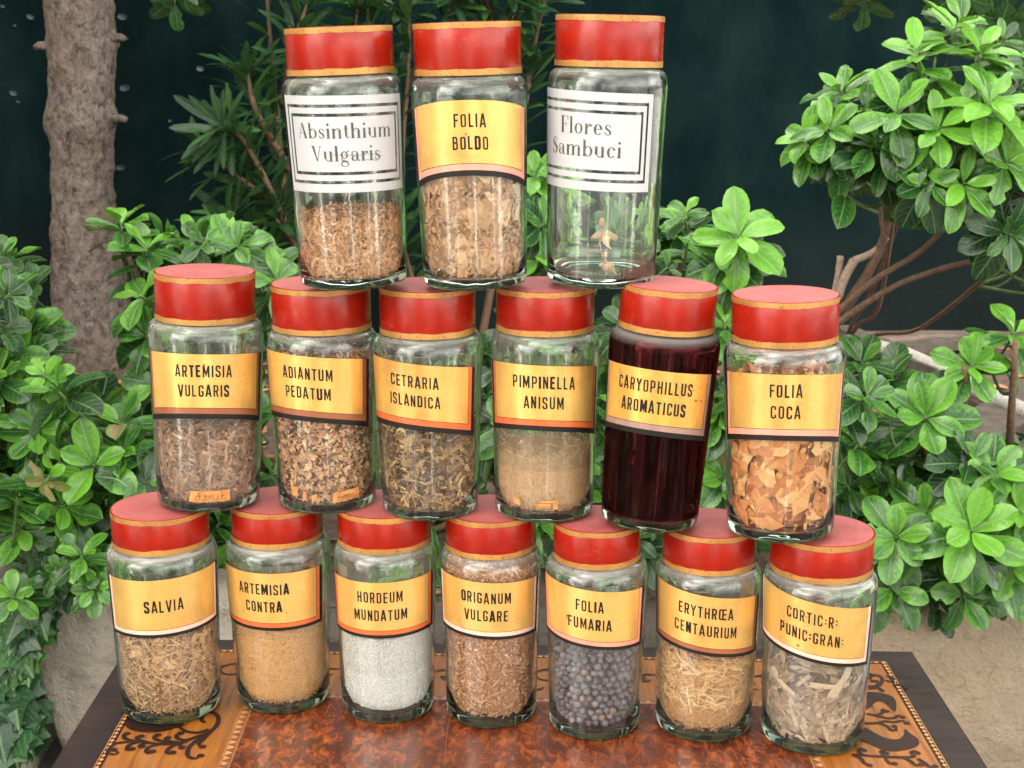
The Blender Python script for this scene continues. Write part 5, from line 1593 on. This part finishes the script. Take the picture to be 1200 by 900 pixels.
def shrub(label, base, anchors, poly, n_fill, y0, y1, size, seed, explicit=(), tone=.38, bare=(), up_bias=.8, cam_bias=.7, limb_r=.012, dy=0.0, **rk):
    """a shrub: trunk base on the soil, limbs to the anchor points, leafy shoots filling an outline"""
    rg = random.Random(seed)
    root = empty("leafy_shrub", base, label=label, category="shrub", group="glossy leaved shrubs")
    fol, stm, twig = MB(), MB(), MB(); B0 = Vector(base)
    A = [at_y(x, y, Y) for (x, y, Y) in anchors]
    limbs = []
    for a in A:
        m = B0.lerp(a, .5) + Vector((rg.uniform(-.05, .05), rg.uniform(-.04, .04), -.03)); pts = smooth_path3([B0, B0.lerp(m, .5) + Vector((0, 0, .02)), m, a], 5)
        twig.tube([p - B0 for p in pts], [limb_r * (1 - i/len(pts)) + .0042 for i in range(len(pts))], 8, jitter=.12); limbs += pts[3:]
    tips = []
    for (px, py, Y, sc, ax, tn) in explicit: tips.append((at_y(px, py, Y + dy), sc * size, Vector(ax), tn))
    xs, ys = [p[0] for p in poly], [p[1] for p in poly]; k = 0; tries = 0
    placed = []
    while k < n_fill and tries < n_fill * 60:
        tries += 1
        x, y = rg.uniform(min(xs), max(xs)), rg.uniform(min(ys), max(ys))
        if not inpoly(x, y, poly): continue
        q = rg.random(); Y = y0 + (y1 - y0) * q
        P = at_y(x, y, Y)
        if any((P - o).length < size * .62 for o in placed): continue
        placed.append(P)
        tocam = (VIEW - P).normalized()
        ax = Vector((rg.uniform(-.7, .7), rg.uniform(-.5, .3), rg.uniform(.1, 1) * up_bias)) + tocam * rg.uniform(.2, 1) * cam_bias
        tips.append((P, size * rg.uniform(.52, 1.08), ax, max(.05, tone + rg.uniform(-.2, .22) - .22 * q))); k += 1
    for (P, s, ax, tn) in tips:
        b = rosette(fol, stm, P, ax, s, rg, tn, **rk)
        near = min(limbs, key=lambda l: (l - b).length + max(0, l.z - b.z) * 1.5)
        mid = near.lerp(b, .5) + Vector((0, 0, -.02)); pts = smooth_path3([near, mid, b], 4)
        stm.tube(pts, [.0042 - .0018 * i / (len(pts) - 1) for i in range(len(pts))], 6)
    for mbx in (fol, stm): mbx.v = [(p[0] - B0.x, p[1] - B0.y, p[2] - B0.z) for p in mbx.v]
    for (pts, r0, r1, pale) in bare:
        P3 = smooth_path3([at_y(*q) - B0 for q in pts], 5)
        (MBP if pale else twig).tube(P3, [r0 + (r1 - r0) * i / (len(P3) - 1) for i in range(len(P3))], 9, jitter=.10)
    twig.build("limbs", M_TWIG, root); stm.build("shoots", M_GREENTWIG, root); fol.build("foliage", M_LEAF, root)
    if MBP.v: MBP.build("cut_branch", M_PALETWIG, root); MBP.__init__()
    return root
MBP = MB()
def smooth_path3(pts, n=5):
    P_ = [Vector(p) for p in pts]; out = []
    for i in range(len(P_) - 1):
        p0, p1, p2, p3 = P_[max(i-1, 0)], P_[i], P_[i+1], P_[min(i+2, len(P_)-1)]
        for k in range(n):
            t = k / n
            out.append(0.5 * ((2*p1) + (p2-p0)*t + (2*p0-5*p1+4*p2-p3)*t*t + (3*p1-p0-3*p2+p3)*t**3))
    out.append(P_[-1]); return out
def soil(px, py): p = at_z(px, py, BED_Z); return (p.x, p.y, BED_Z)

UPF = (0, -.5, 1); FR = (0, -1, .55)
shrub("big leafy shrub left of the jars, in front of the tree trunk", (-1.02, 2.72, BED_Z),
      [(40, 420, 2.7), (100, 500, 2.6), (20, 560, 2.5), (130, 600, 2.5), (60, 650, 2.45), (160, 520, 2.6), (0, 350, 2.8)],
      [(-90, 300), (-10, 290), (20, 305), (38, 345), (50, 395), (62, 445), (110, 478), (150, 470), (185, 490), (190, 560), (185, 655), (110, 640), (60, 630), (-20, 640), (-90, 640)], 135, 2.28, 2.95, .080, 51,
      explicit=[(8, 300, 2.75, .9, (-.2, -.2, 1), .45), (52, 566, 2.10, .5, (-.3, -.8, -.5), .99), (52, 440, 2.2, .55, (0, -.8, .8), .86), (110, 545, 2.15, 1.05, FR, .55), (45, 505, 2.2, .9, FR, .5), (140, 495, 2.25, 1.1, UPF, .5), (25, 385, 2.4, .9, FR, .6),
                (165, 640, 2.2, .8, FR, .45), (25, 620, 2.2, .9, FR, .5), (85, 600, 2.2, 1.0, FR, .45), (10, 420, 2.3, 1.0, FR, .55), (170, 575, 2.2, 1.0, FR, .45)], tone=.36, dy=.12)
shrub("tall leafy shrub rising behind the leftmost jars, right of the tree trunk", (-.62, 2.95, BED_Z),
      [(150, 300, 2.8), (230, 300, 2.8), (280, 350, 2.8), (200, 420, 2.8), (300, 500, 2.7), (230, 600, 2.7)],
      [(172, 300), (190, 280), (215, 272), (270, 275), (325, 310), (330, 420), (330, 640), (265, 700), (190, 640), (190, 480), (185, 420), (180, 360)], 78, 2.45, 3.2, .080, 52,
      explicit=[(142, 262, 2.7, .95, (0, -.15, 1), .6), (172, 290, 2.65, 1.05, (.2, -.2, 1), .5), (225, 280, 2.7, 1.0, (.1, -.2, 1), .5), (262, 278, 2.75, .95, (.3, -.2, 1), .55), (300, 312, 2.7, 1.05, (.4, -.3, .8), .5),
                (165, 345, 2.55, 1.0, (-.5, -.6, .8), .5), (172, 395, 2.55, 1.0, (-.3, -.8, .5), .4), (185, 450, 2.5, 1.0, (-.3, -.8, .5), .4)], tone=.36)
shrub("leafy shrub behind the middle of the jars with one tall round-leaved sprig", (.20, 2.85, BED_Z),
      [(640, 300, 2.8), (800, 300, 2.6), (740, 420, 2.7), (840, 450, 2.6), (700, 560, 2.6), (850, 340, 2.5)],
      [(612, 200), (645, 195), (660, 260), (770, 250), (800, 240), (830, 310), (845, 350), (905, 420), (900, 560), (860, 650), (700, 660), (600, 660), (560, 560), (600, 400)], 80, 2.3, 3.0, .078, 53,
      explicit=[(866, 276, 2.3, 1.10, (.05, -.75, .62), .72), (850, 300, 2.33, 1.0, (-.3, -.6, .4), .4), (626, 205, 2.8, .9, UPF, .6), (632, 300, 2.7, 1.0, UPF, .6), (800, 265, 2.7, 1.1, (-.2, -.2, 1), .35), (820, 300, 2.6, 1.0, UPF, .4),
                (850, 380, 2.35, .9, UPF, .7), (705, 420, 2.5, .8, UPF, .5), (850, 560, 2.4, 1.0, FR, .6), (845, 480, 2.4, 1.0, FR, .5)], tone=.38)
shrub("leafy shrub seen through the gaps of the lower jar rows", (-.30, 2.80, BED_Z), [(480, 690, 2.65), (560, 600, 2.7), (640, 700, 2.6)],
      [(440, 395), (580, 350), (590, 560), (660, 640), (660, 770), (500, 770), (430, 690)], 22, 2.45, 2.9, .075, 57, tone=.3)
shrub("branching shrub with bright leafy crown against the dark cloth, top right", soil(985, 412),
      [(1050, 232, 2.85), (1078, 190, 2.85), (1190, 296, 2.7)],
      [(935, 150), (965, 100), (1010, 120), (1050, 70), (1070, 40), (1110, 12), (1150, 25), (1200, 60), (1290, 60), (1290, 330), (1200, 300), (1150, 320), (1120, 270), (1080, 250), (1050, 220), (1000, 205), (950, 190)], 40, 2.5, 3.0, .086, 54,
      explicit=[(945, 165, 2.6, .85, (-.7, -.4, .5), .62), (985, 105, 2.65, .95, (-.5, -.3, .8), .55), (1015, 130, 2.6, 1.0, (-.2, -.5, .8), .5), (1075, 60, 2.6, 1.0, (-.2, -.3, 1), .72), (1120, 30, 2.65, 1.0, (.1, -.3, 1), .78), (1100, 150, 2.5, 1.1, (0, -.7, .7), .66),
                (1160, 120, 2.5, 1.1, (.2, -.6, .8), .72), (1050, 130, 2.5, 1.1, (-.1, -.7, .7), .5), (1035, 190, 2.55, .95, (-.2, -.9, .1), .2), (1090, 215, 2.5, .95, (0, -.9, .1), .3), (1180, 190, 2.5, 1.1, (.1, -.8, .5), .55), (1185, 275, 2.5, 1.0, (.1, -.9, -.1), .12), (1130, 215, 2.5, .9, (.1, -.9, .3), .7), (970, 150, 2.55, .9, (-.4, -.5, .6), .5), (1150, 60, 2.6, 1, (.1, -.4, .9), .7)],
      tone=.42, wr=(.21, .29), ob=(.5, 1.2), limb_r=.004, bare=[([(968, 385, 2.85), (1005, 340, 2.85), (1022, 310, 2.85), (1035, 280, 2.85), (1050, 235, 2.85), (1075, 190, 2.85)], .0125, .0055, 0),
                      ([(980, 380, 2.82), (1015, 355, 2.80), (1060, 330, 2.78), (1130, 308, 2.75), (1200, 300, 2.7)], .0075, .0045, 0), ([(975, 372, 2.83), (1020, 332, 2.80), (1075, 297, 2.76), (1106, 268, 2.74)], .0075, .005, 0),
                      ([(1022, 315, 2.86), (1036, 285, 2.86), (1032, 245, 2.88), (1045, 200, 2.9)], .006, .004, 0),
                      ([(982, 350, 2.84), (990, 325, 2.84), (1001, 305, 2.84)], .0085, .0095, 1), ([(1000, 306, 2.84), (1022, 296, 2.85), (1040, 278, 2.86)], .008, .005, 1), ([(976, 355, 2.86), (982, 325, 2.86), (985, 300, 2.86)], .0075, .0072, 1)])
shrub("low spreading shrub hanging over the sandy stone right of the jars", (1.02, 2.72, BED_Z),
      [(1080, 520, 2.4), (1130, 430, 2.4), (1110, 620, 2.3), (1050, 660, 2.3), (1180, 640, 2.3), (1000, 560, 2.4), (1190, 400, 2.4)],
      [(985, 480), (1000, 440), (1040, 420), (1060, 440), (1050, 470), (1090, 475), (1130, 530), (1200, 520), (1290, 520), (1290, 690), (1180, 690), (1130, 705), (1060, 705), (1000, 690), (975, 600)], 58, 2.28, 2.7, .081, 55,
      explicit=[(1085, 490, 2.2, 1.15, (-.1, -.8, .6), .5), (1140, 428, 2.25, .95, (.1, -.8, .6), .55), (1190, 390, 2.3, .95, (.2, -.5, .8), .62), (1010, 425, 2.4, 1.0, (-.1, -.6, .7), .25), (1138, 622, 2.05, 1.25, (0, -.8, .62), .62), (1050, 630, 2.08, 1.0, (-.2, -.8, .5), .5), (1048, 690, 2.08, .95, (-.1, -.9, .2), .35),
                (1130, 700, 2.08, .95, (0, -.95, .1), .5), (1185, 660, 2.08, 1.0, (.1, -.8, .5), .62), (1165, 555, 2.12, 1.0, (.1, -.7, .7), .5), (1010, 540, 2.3, 1.0, (-.2, -.8, .5), .5), (1085, 600, 2.12, .95, (-.1, -.8, .7), .55), (1030, 590, 2.2, 1, (-.2, -.8, .5), .5), (1195, 600, 2.1, 1, (.1, -.8, .6), .6)], tone=.4, dy=.17)
shrub("small low sprigs hanging over the boulder left of the table", (-.72, 2.55, BED_Z), [(110, 650, 2.3), (60, 680, 2.3)],
      [(20, 640), (120, 640), (120, 680), (70, 690), (20, 680)], 5, 2.2, 2.45, .06, 56, explicit=[(95, 650, 2.2, .95, UPF, .45), (112, 690, 2.18, .8, FR, .5), (15, 700, 2.2, .8, FR, .5)], tone=.4)

# leaf tips of trees reaching in at the top edge
def sprig(label, tips, Y, size, seed, tone, base):
    rg = random.Random(seed); root = empty("hanging_sprig", base, label=label, category="branch"); fol, stm = MB(), MB(); B0 = Vector(base)
    for (px, py, sc, ax) in tips:
        P = at_y(px, py, Y); b = rosette(fol, stm, P, Vector(ax), size * sc, rg, tone, n=6); stm.tube(smooth_path3([b, b.lerp(B0, .5) + Vector((.03, 0, 0)), B0], 4), [.003 + .0004 * i for i in range(9)], 6)
    for mbx in (fol, stm): mbx.v = [(p[0] - B0.x, p[1] - B0.y, p[2] - B0.z) for p in mbx.v]
    stm.build("shoots", M_TWIG, root); fol.build("foliage", M_LEAF_DK, root)
sprig("dark leafy branch tip reaching in above the right shrub", [(1012, 4, 1.0, (0, -.4, -.7)), (990, -22, 1, (-.3, -.4, -.5)), (1040, -25, 1, (.3, -.4, -.5))], 3.6, .10, 61, .15, tuple(at_y(1015, -260, 3.7)))
sprig("dark leafy branch tip in the upper right corner", [(1185, 25, 1.1, (0, -.5, -.5)), (1165, 50, 1, (-.3, -.6, -.5)), (1205, 70, 1, (.2, -.6, -.5)), (1120, -5, 1, (-.2, -.5, -.6))], 3.3, .10, 62, .2, tuple(at_y(1190, -240, 3.5)))
sprig("dim leafy branch tip hanging beside the tree trunk at the top", [(205, 2, .9, (0, -.5, -.6)), (222, -18, .9, (.3, -.4, -.6)), (188, -20, .8, (-.3, -.4, -.5))], 4.1, .12, 63, .3, tuple(at_y(205, -240, 4.2)))

# oleander against the cloth: long thin leaves in whorls
def oleander(label, base, stems, seed):
    rg = random.Random(seed); root = empty("oleander_bush", base, label=label, category="shrub", group="narrow leaved bushes by the cloth")
    fol, stm = MB(), MB(); B0 = Vector(base)
    for pts in stems:
        P3 = smooth_path3([at_y(*q) for q in pts], 8)
        stm.tube([p - B0 for p in P3], [.011 * (1 - i / len(P3)) + .003 for i in range(len(P3))], 7)
        for i in range(3, len(P3), 1):
            t = (P3[i] - P3[i-1]).normalized(); c = P3[i]; e1 = t.cross(Vector((.2, 1, .1))).normalized(); e2 = t.cross(e1); ph = rg.uniform(0, 6)
            nl = 3 if i < len(P3) - 2 else 7
            for k in range(nl):
                a = ph + 2*pi*k/nl; el = rg.uniform(.2, 1.0); rad = e1*cos(a) + e2*sin(a); d = rad*cos(el) + t*sin(el)
                L = rg.uniform(.11, .17)
                add_leaf(fol, c - B0, d, t*cos(el) - rad*sin(el) + Vector((0, -.3, .3)), L, L * .085, rg, min(.9, max(0, rg.gauss(.38, .22))), rg.uniform(0, .4), .2, .03, 1.0, 1, 6)
    stm.build("stems", M_TWIG, root); fol.build("foliage", M_OLEANDER, root)
oleander("narrow leaved dark bush climbing the cloth behind the Absinthium Vulgaris jar", (-.72, 4.35, BED_Z),
    [[(345, 420, 4.4), (330, 200, 4.3), (318, 60, 4.3), (310, -40, 4.3)], [(360, 330, 4.35), (320, 230, 4.2), (285, 165, 4.15), (262, 150, 4.1)], [(350, 350, 4.35), (300, 290, 4.2), (270, 255, 4.15)], [(340, 200, 4.3), (300, 130, 4.2), (290, 80, 4.2)],
     [(345, 260, 4.3), (290, 215, 4.2), (240, 175, 4.2)], [(360, 400, 4.4), (350, 300, 4.25), (322, 255, 4.2)], [(330, 120, 4.3), (345, 50, 4.2), (360, 5, 4.2)], [(370, 420, 4.4), (400, 250, 4.3), (410, 100, 4.3), (420, 0, 4.3)], [(345, 330, 4.3), (310, 300, 4.2), (280, 275, 4.2)]], 71)
oleander("narrow leaved dark bush behind the FOLIA BOLDO jar and its neighbours", (-.1, 4.4, BED_Z),
    [[(470, 420, 4.45), (470, 200, 4.4), (478, 90, 4.35), (480, 5, 4.3)], [(560, 420, 4.45), (610, 150, 4.4), (625, 60, 4.35), (640, -10, 4.3)], [(500, 400, 4.4), (475, 300, 4.35), (455, 260, 4.3)], [(560, 60, 4.4), (575, 20, 4.35), (560, -15, 4.3)],
     [(470, 150, 4.4), (440, 60, 4.3), (430, 10, 4.3)], [(480, 100, 4.4), (520, 30, 4.35), (530, -5, 4.3)], [(610, 120, 4.4), (590, 50, 4.35), (600, 0, 4.3)]], 72)

# ivy over the left stone
def ivy_leaf(mb, P, d, nrm, s, rg, tone):
    d = d.normalized(); sd = d.cross(nrm).normalized(); nrm = sd.cross(d)
    out = [(0, 0), (.16, -.10), (.42, -.06), (.36, .18), (.55, .38), (.30, .48), (.20, .62), (0, 1.0)]
    pts = out + [(-x, y) for (x, y) in out[-2:0:-1]]
    vs_ = [P + nrm * .004] + [P + sd * (x * s) + d * ((y - .2) * s) + nrm * (s * (.10 * abs(x) - .18 * max(0, y - .3) ** 2)) for (x, y) in pts]
    vs_[0] = P + d * (.15 * s) + nrm * .0
    uv = [(0, .3)] + [(min(1, max(-1, x * 1.9)), min(1, max(0, y))) for (x, y) in pts]; N = len(pts)
    mb.add(vs_, [(0, 1 + k, 1 + (k + 1) % N) for k in range(N)], uv, a=tone)
rg = random.Random(81); B0 = Vector((-.98, 2.52, BED_Z)); root = empty("ivy", tuple(B0), label="dark trailing ivy hanging over the stones in the lower left corner", category="ivy")
fol, stm = MB(), MB()
for (pts) in ([(40, 690), (28, 740), (15, 800), (20, 850)], [(30, 690), (15, 740), (5, 800), (-10, 880)], [(30, 700), (35, 730), (15, 770), (25, 830), (35, 850)], [(45, 690), (38, 715), (20, 760)], [(0, 690), (-20, 760), (-30, 860)], [(20, 690), (20, 760), (0, 840), (5, 885)]):
    P3 = smooth_path3([at_y(x, y, WALL_Y - .07 - .06 * max(0, (y - 780) / 100)) for (x, y) in pts], 7)
    stm.tube([p - B0 for p in P3], .0022, 6)
    for p in P3[::2]:
        for _ in range(3):
            q = p + Vector((rg.uniform(-.03, .03), rg.uniform(-.05, .0), rg.uniform(-.03, .03)))
            if q.z < .02: q.z = .02
            nrm = Vector((rg.uniform(-.5, .5), -1, rg.uniform(.1, .9))).normalized(); d = Vector((rg.uniform(-.8, .8), -.2, -1)); d = d - nrm * d.dot(nrm)
            ivy_leaf(fol, q - B0, d, nrm, rg.uniform(.045, .088), rg, min(.8, max(0, rg.gauss(.42, .26))))
stm.build("stems", M_TWIG, root); fol.build("foliage", M_LEAF_DK, root, smooth=False)

# ------------------------------------------------------------------ tree on the left
tb = soil(106, 425); troot = empty("tree", tb, label="grey brown tree trunk with knots and flaking bark, at the left", category="tree")
p_top, p_mid = at_y(92, 0, tb[1]), at_y(97, 220, tb[1])
axis_pts = [Vector(tb) + Vector((0.03, 0, -.05)), at_y(104, 330, tb[1]), p_mid, p_top, p_top + Vector((-.04, 0, .9)), p_top + Vector((-.06, .02, 1.8))]
wid = [115, 94, 77, 84, 80, 70]
AX = smooth_path3(axis_pts, 70); Rr = []
for i in range(len(AX)):
    q = i / (len(AX) - 1) * (len(wid) - 1); k = min(int(q), len(wid) - 2)
    w = wid[k] + (wid[k+1] - wid[k]) * (q - k); Rr.append(w / 2 * 4.75 / FPX * .87)
knots = [(at_y(70, 142, tb[1]), .030, .05), (at_y(98, 150, tb[1] - .1), .028, .06), (at_y(140, 138, tb[1]), .018, .035), (at_y(52, 55, tb[1]), .012, .03), (at_y(136, 48, tb[1]), .016, .03), (at_y(56, 212, tb[1]), .010, .03), (at_y(95, 110, tb[1] - .1), .010, .04), (at_y(110, 225, tb[1] - .1), .012, .04)]
mb = MB(); n = 190; vs_, fs = [], []
for i, c in enumerate(AX):
    for k in range(n):
        t = 2*pi*k/n; d = Vector((cos(t), sin(t), 0)); p = c + d * Rr[i]
        f = 0.55 * noise.fractal(Vector((p.x * 26, p.y * 26, p.z * 17)), 1, 2.1, 6) + .60 * abs(noise.noise(Vector((p.x * 48, p.y * 48, p.z * 34))))
        pd = p + Vector((.02 * f, .02 * f, .03 * noise.noise(p * 30)))
        vc = noise.voronoi(Vector((pd.x * 52, pd.y * 52, pd.z * 24)))[0]
        r = Rr[i] + .0095 * f + .007 * min(.35, (vc[1] - vc[0])) - .004
        for (kp, kh, kr) in knots:
            r += kh * exp(-((p - kp).length / kr) ** 2)
        q = c + d * r; vs_.append((q.x - tb[0], q.y - tb[1], q.z - tb[2]))
for i in range(len(AX) - 1):
    for k in range(n):
        k2 = (k+1) % n; fs.append((i*n+k, i*n+k2, (i+1)*n+k2, (i+1)*n+k))
mb.add(vs_, fs); mb.build("trunk", M_BARK_TRUNK, troot)
for (x, y) in ((137, 45), (139, 140), (50, 55)):
    p = at_y(x, y, tb[1] - .02) - Vector(tb); sg = 1 if x > 95 else -1
    mb = MB(); mb.tube([p - Vector((sg*.03, 0, 0)), p + Vector((sg*.012, 0, .004)), p + Vector((sg*.026, 0, -.002))], [.016, .012, .008], 8, jitter=.2)
    mb.build("broken_stub", M_BARK_TRUNK, troot)
# crown above the frame: limbs and leaves that shade the bed
rg = random.Random(91); lm, fol = MB(), MB(); top = AX[-1] - Vector(tb)
for k in range(7):
    a = 2*pi*k/7 + rg.uniform(-.3, .3); e = top + Vector((cos(a) * rg.uniform(.7, 1.2), sin(a) * rg.uniform(.4, .8), rg.uniform(.4, 1.0)))
    pts = smooth_path3([top + Vector((0, 0, -.12)), top.lerp(e, .5) + Vector((0, 0, .12)), e], 5); lm.tube(pts, [.045 * (1 - i / len(pts)) + .008 for i in range(len(pts))], 8)
    for _ in range(90):
        c = pts[rg.randint(3, len(pts) - 1)] + Vector((rg.gauss(0, .28), rg.gauss(0, .25), rg.gauss(0, .2)))
        add_leaf(fol, c, Vector((rg.uniform(-1, 1), rg.uniform(-1, 1), rg.uniform(-.8, .3))), Vector((0, 0, 1)), .11, .03, rg, rg.uniform(.1, .6), .3, .2, .04, 1.1, 1, 4)
lm.build("limb", M_BARK_TRUNK, troot); fol.build("crown", M_LEAF_DK, troot)

# clipped hedge columns added unseen behind the viewer to put dark gaps in the glass reflections
rg = random.Random(95)
for (deg, dist, w, h, words) in ((-84, 2.8, .62, 1.5, "leftmost"), (-19, 3.2, .48, 1.3, "second from the left"), (27, 3.0, .48, 1.3, "second from the right"), (88, 2.8, .60, 1.5, "rightmost")):
    x, y = dist * sin(radians(deg)), 1.25 - dist * cos(radians(deg))
    root = empty("reflection_hedge", (x, y, .012), label="dark clipped hedge column added unseen for reflections, %s of the row" % words, category="hedge", group="hedge columns added for reflections")
    mb = MB(); mb.tube([(0, 0, 0), (.01, 0, h * .5), (0, 0, h * .9)], [.035, .028, .012], 8); mb.build("trunk", M_TWIG, root)
    fol = MB()
    for k in range(900):
        t = rg.uniform(0, 2*pi); z = .12 + (h - .12) * rg.random(); r = w * (1 - .35 * (z / h) ** 2) * rg.uniform(.7, 1.05)
        add_leaf(fol, Vector((r*cos(t), r*sin(t), z)), Vector((cos(t) + rg.uniform(-.8, .8), sin(t) + rg.uniform(-.8, .8), rg.uniform(-.3, .8))), Vector((0, 0, 1)), .13, .05, rg, rg.uniform(0, .3), .3, .2, .04, 1.1, 1, 3)
    fol.build("crown", M_LEAF_DK, root)
